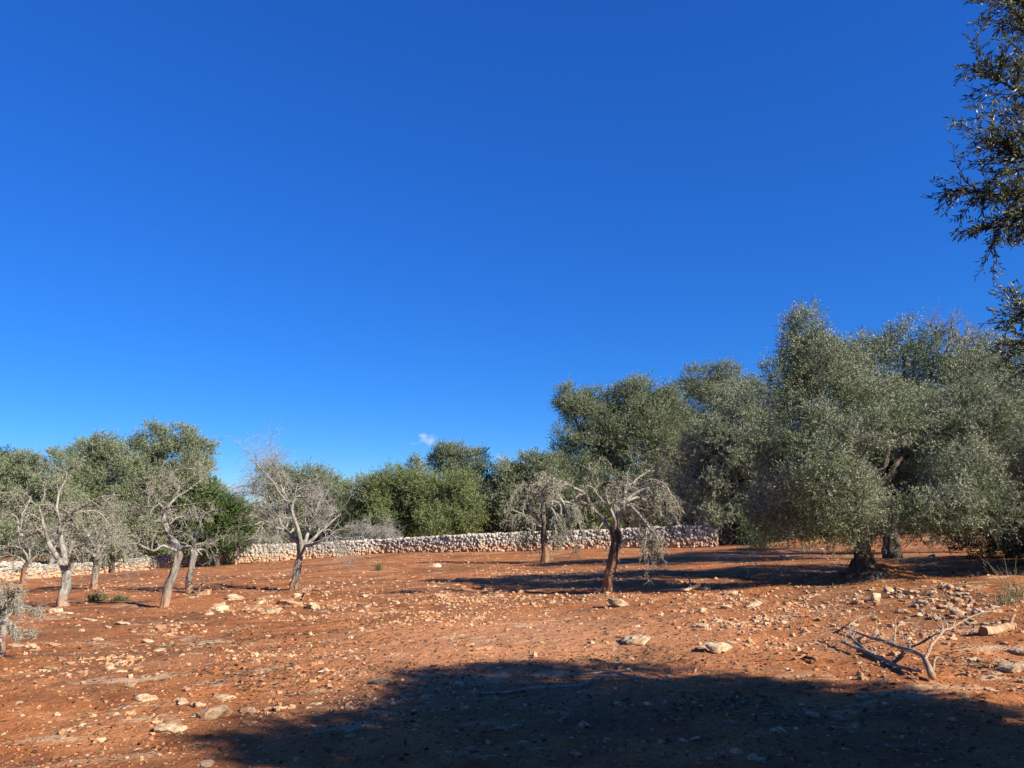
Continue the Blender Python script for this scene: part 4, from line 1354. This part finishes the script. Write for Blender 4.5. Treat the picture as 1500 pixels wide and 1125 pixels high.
live_tree("olive_tree", "round topped olive standing behind the two green bushes, under the small cloud", (685, 795), None,
          [(655, 674, 26, 24), (684, 678, 26, 24), (706, 706, 30, 30), (662, 712, 38, 34), (724, 726, 24, 28), (700, 745, 40, 36), (734, 752, 26, 34, .5)],
          0.17, 0.046, 11, M_OLIVE_FAR, depth=62, nlimb=5, crown_kw=FARKW)
live_tree("olive_tree", "small feathery far olive poking up left of the round topped one", (610, 795), None,
          [(608, 682, 11, 16), (614, 690, 10, 14), (606, 706, 14, 18), (612, 730, 22, 24), (604, 760, 30, 30)],
          0.19, 0.05, 9, M_OLIVE_FAR, depth=82, nlimb=3, crown_kw=dict(nsub=10, subr=0.4, splen=0.5, nl=10))
live_tree("olive_tree", "pale olive behind the weeping dead tree, left of the wide tall olive", (770, 797), None,
          [(752, 692, 22, 24), (778, 684, 22, 20), (770, 720, 36, 34), (738, 722, 22, 36), (800, 700, 26, 30), (805, 745, 34, 40), (760, 755, 40, 34)],
          0.16, 0.044, 12, M_OLIVE_FAR, depth=54, nlimb=5, crown_kw=FARKW)
live_tree("olive_tree", "olive behind the round twiggy dead almond, flat topped", (438, 805), None,
          [(400, 706, 30, 22), (436, 702, 34, 20), (470, 712, 30, 24), (410, 745, 40, 34), (456, 745, 44, 36), (494, 745, 32, 34), (510, 770, 24, 28), (440, 780, 60, 24)],
          0.16, 0.044, 12, M_OLIVE_FAR, depth=62, nlimb=5, crown_kw=FARKW)
# --- left grove
live_tree("olive_tree", "tallest olive of the left grove, twin knobs at its top", (250, 822), None,
          [(226, 642, 15, 22), (267, 640, 17, 18), (282, 655, 18, 24), (245, 655, 16, 14), (210, 668, 26, 26), (250, 690, 42, 36), (292, 690, 16, 24), (222, 712, 36, 36), (278, 728, 34, 36), (235, 760, 50, 36)],
          0.17, 0.046, 12, M_OLIVE_FAR, depth=62, nlimb=5, crown_kw=FARKW)
live_tree("olive_tree", "dark topped olive in the left grove, left of the twin knobbed tallest", (142, 828), None,
          [(136, 656, 26, 22), (158, 670, 26, 22), (112, 694, 30, 28), (150, 702, 40, 34), (180, 690, 24, 30), (126, 742, 46, 38), (176, 745, 40, 40), (150, 780, 60, 30)],
          0.17, 0.046, 12, M_OLIVE_FAR, depth=60, nlimb=5, crown_kw=FARKW)
live_tree("olive_tree", "pale low olive at the left frame edge above the gnarled dead limbs", (40, 832), None,
          [(74, 672, 14, 14), (50, 692, 26, 22), (18, 690, 28, 26), (-20, 690, 30, 26), (80, 706, 26, 28), (30, 735, 44, 36), (-20, 745, 46, 40), (80, 750, 36, 36), (30, 780, 60, 30)],
          0.16, 0.044, 12, M_OLIVE_FAR, depth=56, nlimb=5, crown_kw=FARKW)
live_tree("pine_tree", "dark round treetop far behind at the left frame edge", (0, 830), None,
          [(4, 668, 16, 11), (-22, 672, 24, 18), (0, 700, 30, 26), (-30, 720, 40, 40)],
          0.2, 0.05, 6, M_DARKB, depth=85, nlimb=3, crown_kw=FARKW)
live_tree("mastic_bush", "bright green leafy bush behind the slanting dead almond", (318, 822),
          [(318, 822, 4), (318, 812, 3.6), (319, 800, 3.4), (320, 785, 3)],
          [(268, 720, 28, 20), (296, 712, 24, 18), (290, 742, 36, 28), (326, 752, 30, 30), (300, 768, 34, 26), (340, 766, 24, 28), (268, 758, 28, 26), (332, 790, 24, 16), (284, 790, 28, 16), (305, 804, 26, 12), (268, 792, 24, 16), (322, 806, 16, 10), (352, 768, 22, 28), (350, 790, 18, 16), (256, 735, 26, 28)],
          0.13, 0.06, 14, M_MASTIC, depth=46.5, nlimb=5, cat="bush", crown_kw=dict(nsub=12, subr=0.40, splen=0.32, nl=9))
live_tree("mastic_bush", "low dark bush at the wall between the fluted and slanting dead almonds", (215, 826), None,
          [(196, 804, 20, 14), (216, 808, 20, 12), (180, 812, 16, 10)],
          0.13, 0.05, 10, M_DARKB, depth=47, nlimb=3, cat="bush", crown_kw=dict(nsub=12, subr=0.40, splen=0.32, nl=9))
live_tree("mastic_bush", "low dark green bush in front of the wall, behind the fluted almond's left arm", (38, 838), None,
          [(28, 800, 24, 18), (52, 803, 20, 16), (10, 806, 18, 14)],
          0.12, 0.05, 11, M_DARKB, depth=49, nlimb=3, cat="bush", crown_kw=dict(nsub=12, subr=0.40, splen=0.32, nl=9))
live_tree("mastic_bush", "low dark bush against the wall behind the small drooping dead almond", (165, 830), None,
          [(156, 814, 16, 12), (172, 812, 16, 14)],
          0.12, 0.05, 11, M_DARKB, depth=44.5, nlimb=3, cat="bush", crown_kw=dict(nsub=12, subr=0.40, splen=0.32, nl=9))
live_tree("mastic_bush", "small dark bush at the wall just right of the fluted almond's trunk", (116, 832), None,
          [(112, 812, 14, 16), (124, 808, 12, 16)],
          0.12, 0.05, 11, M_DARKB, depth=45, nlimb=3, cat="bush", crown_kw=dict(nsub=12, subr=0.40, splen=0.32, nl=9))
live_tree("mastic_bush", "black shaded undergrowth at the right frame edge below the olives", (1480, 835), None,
          [(1450, 775, 34, 34), (1490, 760, 40, 44), (1440, 805, 26, 22), (1480, 810, 36, 26), (1525, 790, 40, 50), (1570, 775, 60, 60, -2.5), (1620, 760, 70, 70, -3.5), (1560, 810, 50, 30, -2.5), (1690, 740, 80, 90, -4.5), (1760, 740, 80, 80, -4)],  # lobes beyond the right frame edge are added to cast shade inward
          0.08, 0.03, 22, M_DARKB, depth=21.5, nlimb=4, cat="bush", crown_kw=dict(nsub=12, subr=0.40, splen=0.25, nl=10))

live_tree("mastic_bush", "dark green bush filling the gap at the right end of the long wall", (1095, 800), None,
          [(1100, 782, 16, 18), (1116, 786, 20, 15), (1132, 790, 16, 12)],
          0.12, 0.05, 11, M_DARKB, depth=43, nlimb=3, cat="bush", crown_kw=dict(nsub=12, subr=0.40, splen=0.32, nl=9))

reseed("belt")
# backing bushes that close the horizon behind the wall
proto = None
k = 0
for px in range(-760, 2260, 75):
    Y = 74 + 9 * (k % 3)
    h = 3.4 + 0.9 * rng.random()
    if px > 800:
        h += 1.5
    base = P(px + rng.normal(0, 12), 800, Y)
    z0 = float(ground_z(base[0], base[1]))
    if proto is None:
        proto = empty("distant_bush", (0, 0, 0), "far green bush in the belt closing the view behind the wall", "bush", "bushes of the far belt")
        mb = MB()
        crown(mb, [((0, 0, .62), (.8, .7, .42)), ((.75, .1, .5), (.6, .5, .38)), ((-.75, 0, .5), (.6, .5, .38)), ((.1, .2, .85), (.5, .5, .28)), ((0, -.1, .25), (1.1, .6, .28))],
              0.055, 0.014, 110, nsub=12, subr=0.42, splen=0.14, nl=9)
        mb.build("crown", M_OLIVE_GREEN, proto)
        mb = MB()
        q, r = smooth_line([(0, 0, -.1, .07), (0, 0, .1, .06), (.04, 0, .3, .05), (0, 0, .6, .03)], 10)
        mb.add(*tubes(q, r, 7))
        mb.build("trunk", M_OLBARK, proto)
        t = proto
    else:
        t = proto.copy()
        COL.objects.link(t)
        for ch in list(proto.children):
            c = ch.copy()
            COL.objects.link(c)
            c.parent = t
    t.location = (base[0], base[1], z0)
    t.scale = (h * 1.05, h, h)
    t.rotation_euler = (0, 0, rng.uniform(0, 6.28))
    k += 1

# ------------------------------------------------------------------ near olive whose branch hangs in at upper right
reseed("near olive")
NB = np.array([7.3, 1.1, 0.0])
NB[2] = float(ground_z(NB[0], NB[1]))
near = empty("olive_tree", tuple(NB), "near olive overhanging the upper right corner, its narrow dark leaves close to the camera", "tree")
mb = MB()
q, r = smooth_line([(7.3, 1.1, NB[2] - .2, .5), (7.3, 1.1, NB[2], .42), (7.2, 1.2, 1.1, .3), (7.0, 1.2, 2.0, .28), (6.9, 1.3, 2.6, .24)], 24, 0.03)
mb.add(*tubes(q, r, 18, 0.17))
mb.build("trunk", M_OLBARK, near, NB)
near_lobes = [((7.4, 2.65, 4.7), (1.3, 1.2, 1.0)), ((8.1, 1.35, 4.1), (1.2, 1.1, .9)), ((7.8, 2.15, 4.35), (1.1, 1.0, .9)), ((9.0, -.8, 3.3), (1.3, 1.2, .9)), ((6.5, 1.55, 4.65), (1.2, 1.2, 1.0)), ((7.2, .6, 5.0), (1.5, 1.4, 1.0)),
              ((6.6, .4, 4.2), (1.3, 1.3, 1.0)), ((8.8, .0, 4.2), (1.4, 1.4, 1.0)), ((6.6, -1.0, 3.8), (1.3, 1.3, 1.0)), ((7.6, -1.6, 4.4), (1.5, 1.4, 1.0)), ((9.4, -1.4, 4.0), (1.4, 1.4, 1.0)),
              ((7.0, 1.8, 3.6), (1.1, .9, .8)), ((8.2, .8, 3.2), (1.2, 1.0, .8)), ((8.5, .2, 2.5), (1.0, .9, .7)),
              ((6.0, -2.4, 4.3), (1.4, 1.3, .9)), ((1.2, -1.6, 4.7), (1.4, 1.2, .9)), ((-.6, -1.2, 4.5), (1.4, 1.2, .9)), ((2.4, -2.8, 4.7), (1.6, 1.3, .9)), ((.2, -2.9, 4.4), (1.5, 1.3, .9))]  # lobes over the camera are unseen canopy, added to block overhead sky light
mb = MB()
crown(mb, near_lobes, 0.08, 0.025, 56, nsub=14, subr=0.42, splen=0.3, nl=14)
mb.build("crown", M_OLIVE, near, NB, smooth=False)
for c, rr_ in near_lobes:
    c = np.array(c)
    top = np.array([6.95, 1.25, 2.4])
    q, r = smooth_line(np.array([[*top, .16], [*(top * .55 + c * .45 + np.array([0, 0, -.1])), .1], [*c, .04]]), 16, 0.05)
    mb = MB()
    mb.add(*tubes(q, r, 8, 0.1))
    mb.build("limb", M_OLBARK, near, NB)
# the overhanging bough, with real sprigs
reseed("bough")
YB = 2.05
bough = [[(1700, 330, 12, .5), (1600, 250, 9, .3), (1530, 150, 6, .1), (1490, 60, 4, 0), (1465, -20, 2, 0)],
         [(1650, 300, 9, .4), (1570, 290, 6, .2), (1500, 300, 4, .1), (1450, 290, 2.4, 0), (1405, 280, 1.2, 0)],
         [(1660, 260, 8, .4), (1580, 210, 5, .2), (1520, 180, 3.5, .1), (1475, 140, 2, 0), (1440, 110, 1, 0)],
         [(1650, 300, 8, .4), (1570, 310, 5, .3), (1510, 314, 3, .2), (1465, 316, 2, .1), (1425, 336, 1, .1)],
         [(1720, 470, 8, .4), (1620, 470, 5, .3), (1555, 470, 3, .2), (1512, 466, 2, .1), (1482, 456, 1, .1)],
         [(1720, 490, 8, .5), (1620, 505, 5, .4), (1555, 512, 3, .3), (1510, 512, 2, .2), (1480, 500, 1, .2)],
         [(1620, 250, 6, .3), (1550, 240, 4, .1), (1500, 240, 2.5, -.1), (1460, 225, 1.4, -.1), (1440, 205, .9, -.1)],
         [(1560, 180, 5, .1), (1520, 100, 3.6, .2), (1500, 40, 2.4, .2), (1480, 0, 1.6, .2), (1450, 10, .8, .2)]]
L, R = [], []
for ln in bough:
    c = px_line([(p[0] + 26, *p[1:]) for p in ln], YB, 0.55)
    q, r = smooth_line(c, 18, 0.01)
    L.append(q)
    R.append(r)
link_c = np.array([[6.9, 1.3, 2.4, .16], [5.6, 1.7, 2.9, .10], [4.4, 2.6, 3.0, .05], [*(L[0][0]), 0.02]])
q, r = smooth_line(link_c, 18, 0.03)
L.append(q)
R.append(r)
for e in (1, 2, 3, 4, 5, 6):
    qq, r2 = smooth_line(np.array([[*q[-4], .022], [*(q[-2] * .5 + L[e][0] * .5), .016], [*L[e][0], R[e][0]]]), 18, 0.005)
    L.append(qq)
    R.append(r2)
L, R = np.array(L), np.array(R)
mb = MB()
mb.add(*tubes(L, R, 8))
T1, TR1 = grow(L[:8], R[:8], 540, (0.1, 1.0), 0.125, 42, 0.02, 0.14, 7, 0.6, 0.0015, 0.004, 0.0)
T2, TR2 = grow(T1, TR1, 620, (0.1, 0.9), 0.066, 45, 0.02, 0.14, 6, 0.7, 0.0011, 0.003, 0.0)
mb.add(*tubes(T1, TR1, 4))
mb.add(*tubes(T2, TR2, 3))
mb.build("limb", M_OLBARK, near, NB)
mb = MB()
for TT, nl in ((T1, 22), (T2, 14)):
    Kp = TT.shape[1]
    n = len(TT) * nl
    kk = np.repeat(np.arange(len(TT)), nl)
    t = np.tile((np.arange(nl) + 0.5) / nl, len(TT)) * (Kp - 1.001)
    i = t.astype(int)
    f = (t - i)[:, None]
    pos = TT[kk, i] * (1 - f) + TT[kk, i + 1] * f
    tan = norm(TT[kk, i + 1] - TT[kk, i])
    pr = norm(np.cross(tan, rand_dirs(n)))
    d = norm(tan * 0.75 + pr * 0.75)
    mb.add(*leaf_quads(pos, d, rand_dirs(n), 0.020 * rng.uniform(0.6, 1.25, n), 0.0052 * rng.uniform(0.7, 1.2, n)))
mb.build("leafy_sprigs", M_NEAR, near, NB, smooth=False)

reseed("grove")
# unseen olives added around the viewer to block sky light and deepen shade
gproto = None
for k, (x, y, s) in enumerate(((15.6, 14.9, .8), (-9.0, 2.0, 1.45), (-15.0, 8.0, 1.55), (2.6, -5.8, 1.0), (-4.5, -5.5, 1.05), (11.5, -5.0, 1.1), (-0.8, -9.5, 1.5), (6.5, -10.5, 1.5), (-9.5, -8.0, 1.3), (16.0, -6.5, 1.2))):
    if gproto is None:
        gproto = empty("olive_tree", (0, 0, 0), "unseen olive added around the viewpoint to block sky light", "tree", "added light blocking olives outside the picture")
        mb = MB()
        crown(mb, [((0, 0, 4.6), (2.2, 2.2, 1.4)), ((1.9, .4, 3.8), (1.6, 1.5, 1.2)), ((-1.9, -.3, 3.8), (1.6, 1.5, 1.2)), ((.2, 1.9, 3.6), (1.6, 1.4, 1.1)), ((0, -1.8, 3.8), (1.6, 1.4, 1.2))],
              0.12, 0.038, 16, nsub=14, subr=0.42, splen=0.35, nl=11)
        mb.build("crown", M_OLIVE, gproto, smooth=False)
        mb = MB()
        q, r = smooth_line([(0, 0, -.2, .5), (0, 0, .1, .4), (.15, 0, 1.2, .3), (0, .1, 2.4, .25), (0, 0, 3.8, .12)], 20, .03)
        mb.add(*tubes(q, r, 16, .15))
        mb.build("trunk", M_OLBARK, gproto)
        t = gproto
    else:
        t = gproto.copy()
        COL.objects.link(t)
        for ch in list(gproto.children):
            c = ch.copy()
            COL.objects.link(c)
            c.parent = t
    t.location = (x, y, float(ground_z(x, y)))
    t.scale = (s, s, s)
    t.rotation_euler = (0, 0, k * 1.3)

reseed("branches")
# ------------------------------------------------------------------ fallen branch, log, sticks
def ground_line(pts):
    """rows px,py(of the ground point below),radius px,height m"""
    out = []
    for px, py, r, h in pts:
        g = on_ground(px, py)
        out.append((g[0], g[1], g[2] + h, r * g[1] / FPX))
    return np.array(out)


def branch_thing(name, label, cat, main, sides, mat, twigs=0, tl=0.25):
    root = None
    L, R = [], []
    for j, ln in enumerate([main] + sides):
        c = ground_line(ln)
        if root is None:
            b = c[0][:3]
            root = empty(name, tuple(b), label, cat)
        if cat == "branch":
            c[:, 3] *= 0.6
        q, r = smooth_line(c, 18, 0.012)
        if j == 0:
            q = np.vstack([q[:1], q])
            r = np.append([0.002], r)
            mb = MB()
            mb.add(*tubes(q, r, 10, 0.1))
            mb.build("main_stem", mat, root, b)
            q, r = q[1:], r[1:]
        else:
            mb = MB()
            mb.add(*tubes(q, r, 7, 0.06))
            mb.build("side_branch", mat, root, b)
        L.append(q)
        R.append(r)
    if twigs:
        L, R = np.array(L), np.array(R)
        B, BR = grow(L, R, twigs, (0.3, 1), tl, 40, 0.0, 0.15, 6, 0.5, 0.002, 0.006, 0.25)
        mb = MB()
        mb.add(*tubes(B, BR, 4))
        o = mb.build("twigs", M_TWIG, root, b)
        tag(o, None, None, None, "stuff")
    return root


branch_thing("fallen_branch", "forked fallen branch with a cut butt lying on the stony soil at lower right", "branch",
             [(1366, 1000, 8.5, .05), (1360, 990, 6.5, .12), (1354, 984, 5.2, .14), (1330, 972, 4.4, .13), (1310, 962, 4, .10), (1277, 944, 3.2, .08), (1236, 925, 2.2, .05)],
             [[(1357, 990, 4.2, .14), (1372, 972, 3.6, .2), (1385, 955, 2.8, .22), (1398, 945, 2.4, .18), (1424, 930, 1.6, .2), (1464, 918, 1, .2)],
              [(1368, 996, 3.4, .08), (1372, 986, 2.2, .12), (1382, 982, 1.8, .12), (1398, 985, 1, .06)],
              [(1310, 962, 2.6, .1), (1316, 948, 2, .2), (1332, 940, 1.6, .2), (1352, 938, .9, .14)],
              [(1385, 955, 1.8, .22), (1370, 952, 1.3, .3), (1368, 948, 1, .42)],
              [(1240, 928, 2, .05), (1258, 918, 1.4, .1), (1280, 914, .8, .12)]],
             M_FALLEN, 50, 0.2)
branch_thing("dry_stick", "thin grey stick lying just below the fallen branch", "stick",
             [(1352, 989, 2, .03), (1320, 980, 2.4, .02), (1275, 962, 2.2, .03), (1230, 945, 1.2, .03)],
             [[(1275, 962, 1.4, .03), (1250, 948, 1, .1), (1246, 936, .8, .16)]], M_LIMB, 24, 0.18)
branch_thing("dry_stick", "dark short stick with forked tip left of the fallen branch", "stick",
             [(1196, 972, 2, .03), (1180, 966, 2, .03), (1162, 968, 1.2, .02)], [[(1186, 968, 1.4, .03), (1178, 960, 1, .03), (1168, 958, .8, .02)]], M_BURNT)
branch_thing("dry_stick", "bleached root like stick on the soil right of the dark almond trunk", "stick",
             [(1025, 861, 3, .05), (1013, 865, 2.6, .04), (1000, 867, 2, .03), (960, 866, 1.2, .02)], [[(1013, 865, 1.6, .05), (1010, 860, 1.1, .16), (1006, 856, .7, .24)]], M_CUT)
branch_thing("dry_stick", "long thin curved stem lying across the near shadow", "stick",
             [(705, 1019, 1.6, .02), (770, 1016, 1.8, .04), (850, 1012, 1.6, .05), (875, 1000, 1.2, .05), (905, 994, .9, .03)], [], M_LIMB)
branch_thing("dry_stick", "thin pale stem in the near shadow curving toward the right", "stick",
             [(845, 994, 1, .03), (885, 991, 1.5, .05), (920, 998, 1.6, .05), (970, 1006, 1.2, .02)], [[(900, 994, 1, .05), (935, 992, .9, .06), (975, 1000, .7, .02)]], M_LIMB)
branch_thing("dry_stick", "small root fragment at the right part of the near shadow's edge", "stick",
             [(1278, 1008, 1.6, .03), (1290, 1012, 2.6, .05), (1300, 1008, 1.4, .08)], [], M_CUT)
branch_thing("dry_stick", "dark bent twig on the soil right of the round twiggy almond's trunk", "stick",
             [(443, 880, 1.4, .03), (452, 872, 1.6, .12), (462, 870, 1.2, .1), (474, 872, .8, .04)], [], M_BURNT)
branch_thing("dry_stick", "dark upright dead sprig on the soil right of the short bent trunk", "stick",
             [(290, 872, 1.6, 0), (293, 868, 1.5, .2), (297, 868, 1.2, .3), (303, 866, .8, .42)], [], M_BURNT, 14, .25)
# short log
c = ground_line([(1441, 932, 6.4, .05), (1448, 931, 7, .06), (1462, 928, 6.2, .05), (1476, 925, 5.2, .06), (1486, 922, 5, .06)])
q, r = smooth_line(c, 18, 0.014)
root = empty("log", tuple(c[0][:3]), "short orange brown log lying on the stones at right, sawn end facing left", "log")
mb = MB()
mb.add(*tubes(np.vstack([q, q[-1:]]), np.append(r, .002), 18, .2))
mb.build("bark", M_CUT, root, c[0][:3])
mb = MB()
mb.add(*tubes(np.vstack([q[:1] - (q[1:2] - q[:1]) * .02, q[:1]]), np.array([.002, r[0] * 1.02]), 14))
mb.build("sawn_end", M_BURNT, root, c[0][:3])
q2, r2 = smooth_line(np.array([[*q[13], .02], [*(q[14] + [0.02, 0, .07]), .02], [*(q[15] + [.05, 0, .13]), .016]]), 8)
mb = MB()
mb.add(*tubes(np.vstack([q2, q2[-1:]]), np.append(r2, .001), 8))
mb.build("branch_stub", M_CUT, root, c[0][:3])


# ------------------------------------------------------------------ low plants
def weed(name, label, px, py, wpx, h, n, L, W, mat, cat="plant", blades=False):
    b = on_ground(px, py)
    root = empty(name, tuple(b), label, cat)
    w = wpx * b[1] / FPX * 0.5
    x = b[0] + rng.normal(0, w * 0.5, n)
    y = b[1] + rng.normal(0, w * 0.4, n)
    z = ground_z(x, y)
    st = np.stack([x, y, z], -1)
    d = norm(rng.normal(size=(n, 3)) * np.array([.5, .5, .2]) + np.array([0, 0, 1.0]))
    mb = MB()
    if blades:
        K = 5
        Q = np.empty((n, K, 3))
        Q[:, 0] = st
        hh = h * rng.uniform(.4, 1.2, n)
        dd = d
        for k in range(1, K):
            dd = norm(dd + np.array([0, 0, -.12]) + .12 * rng.normal(size=(n, 3)))
            Q[:, k] = Q[:, k - 1] + dd * (hh / (K - 1))[:, None]
        mb.add(*tubes(Q, np.linspace(W, W * .2, K)[None] * np.ones((n, 1)), 3))
        mb.build("blades", mat, root, b)
    else:
        sprays(mb, st, d, h * rng.uniform(.4, 1.2, n), 8, L, W, 1.0)
        mb.build("foliage", mat, root, b, smooth=False)
        Q = np.stack([st, st + d * h * .4, st + d * h * .8], 1)
        mb = MB()
        mb.add(*tubes(Q, np.array([[.004, .003, .002]]) * np.ones((n, 1)), 3))
        mb.build("stems", M_WEED, root, b)
    return root


weed("weed", "low green weed patch on the soil right of the fluted dead almond", 138, 881, 26, .28, 60, .06, .025, M_WEED)
weed("weed", "small grey green weed beside the slanting almond's shadow", 176, 880, 34, .16, 60, .05, .02, M_WEED)
weed("weed", "single small green tuft in the far soil before the wall's middle", 554, 836, 12, .35, 26, .08, .03, M_WEED)
weed("dry_grass_tuft", "dry grass tuft at the right frame edge above the log", 1472, 886, 36, .30, 80, 0, .005, M_DRYGRASS, "grass", True)
weed("dry_grass_tuft", "taller dry stalk tuft at the right frame edge beside black undergrowth", 1490, 874, 16, .75, 34, 0, .007, M_DRYGRASS, "grass", True)
weed("weed", "loose green shoots at the foot of the shaded wall left of the big olive", 1110, 803, 50, .7, 90, .09, .03, M_OLIVE_GREEN)

# ------------------------------------------------------------------ sun, sky, camera
TO_SUN = norm(np.array([1.40, -1.0, 1.0]))
EL = math.asin(TO_SUN[2])
sun = bpy.data.lights.new("sun", 'SUN')
sun.energy = 4.7
sun.angle = math.radians(0.53)
sun.color = (1.0, 0.89, 0.74)
so = bpy.data.objects.new("sun", sun)
COL.objects.link(so)
so.rotation_euler = Vector(TO_SUN).to_track_quat('Z', 'Y').to_euler()
so.location = (10, -10, 20)

w = bpy.data.worlds.new("World")
SC.world = w
w.use_nodes = True
nt = w.node_tree
nt.nodes.clear()
wo = nt.nodes.new("ShaderNodeOutputWorld")
bg = nt.nodes.new("ShaderNodeBackground")
sky = nt.nodes.new("ShaderNodeTexSky")
sky.sky_type = 'NISHITA'
sky.sun_disc = False
sky.sun_elevation = EL
sky.sun_rotation = math.atan2(TO_SUN[0], TO_SUN[1])
sky.air_density = 1.0
sky.dust_density = 0.0
sky.ozone_density = 10.0
SKY_STRENGTH = 0.116
sep = nt.nodes.new("ShaderNodeSeparateColor")
sep.mode = 'HSV'
nt.links.new(sky.outputs[0], sep.inputs[0])
hs = nt.nodes.new("ShaderNodeCombineColor")
hs.mode = 'HSV'
nt.links.new(math_node(nt, 'ADD', sep.outputs[0], 0.014), hs.inputs[0])
nt.links.new(math_node(nt, 'SUBTRACT', 1.0, math_node(nt, 'MULTIPLY', math_node(nt, 'POWER', math_node(nt, 'SUBTRACT', 1.0, sep.outputs[1]), 2.0), 1.35)), hs.inputs[1])
nt.links.new(math_node(nt, 'POWER', sep.outputs[2], 0.7), hs.inputs[2])
# three small clouds low in the sky
tc = nt.nodes.new("ShaderNodeTexCoord")
colr = hs.outputs[0]
nz = nt.nodes.new("ShaderNodeTexNoise")
nz.inputs["Scale"].default_value = 90
nz.inputs["Detail"].default_value = 5
nt.links.new(tc.outputs["Generated"], nz.inputs["Vector"])
for px, py, sx, sz, amt in ((631, 645, 15, 7, .55), (620, 638, 9, 4, .5), (738, 673, 14, 8, .5), (346, 714, 20, 8, .8), (604, 650, 9, 4, .15)):
    d = ray(px, py)
    d = d / np.linalg.norm(d)
    sub = nt.nodes.new("ShaderNodeVectorMath")
    sub.operation = 'SUBTRACT'
    nt.links.new(tc.outputs["Generated"], sub.inputs[0])
    sub.inputs[1].default_value = tuple(d)
    mul = nt.nodes.new("ShaderNodeVectorMath")
    mul.operation = 'MULTIPLY'
    nt.links.new(sub.outputs[0], mul.inputs[0])
    mul.inputs[1].default_value = (FPX / sx, FPX / sx, FPX / sz)
    ln = nt.nodes.new("ShaderNodeVectorMath")
    ln.operation = 'LENGTH'
    nt.links.new(mul.outputs[0], ln.inputs[0])
    v = math_node(nt, 'ADD', ln.outputs["Value"], math_node(nt, 'MULTIPLY', math_node(nt, 'SUBTRACT', nz.outputs["Fac"], 0.5), 2.6))
    f = ramp(nt, v, [(0.0, amt), (1.0, 0.0)])
    colr = mix(nt, f, colr, (2.9, 3.1, 3.4))
nt.links.new(colr, bg.inputs["Color"])
bg.inputs["Strength"].default_value = SKY_STRENGTH
nt.links.new(bg.outputs[0], wo.inputs[0])

cam = bpy.data.cameras.new("camera")
cam.sensor_width = 36
cam.sensor_fit = 'HORIZONTAL'
cam.lens = 36 * FPX / 1500
cam.clip_start = 0.05
cam.clip_end = 3000
co = bpy.data.objects.new("camera", cam)
COL.objects.link(co)
co.location = (0, 0, CAMZ)
co.rotation_euler = (math.pi / 2 + PITCH, 0, 0)
SC.camera = co

SC.view_settings.view_transform = 'Standard'
SC.view_settings.look = 'None'
SC.view_settings.gamma = 1
SC.view_settings.exposure = 1.2
SC.cycles.max_bounces = 6
SC.cycles.use_denoising = True
print("verts", sum(len(m.vertices) for m in bpy.data.meshes))
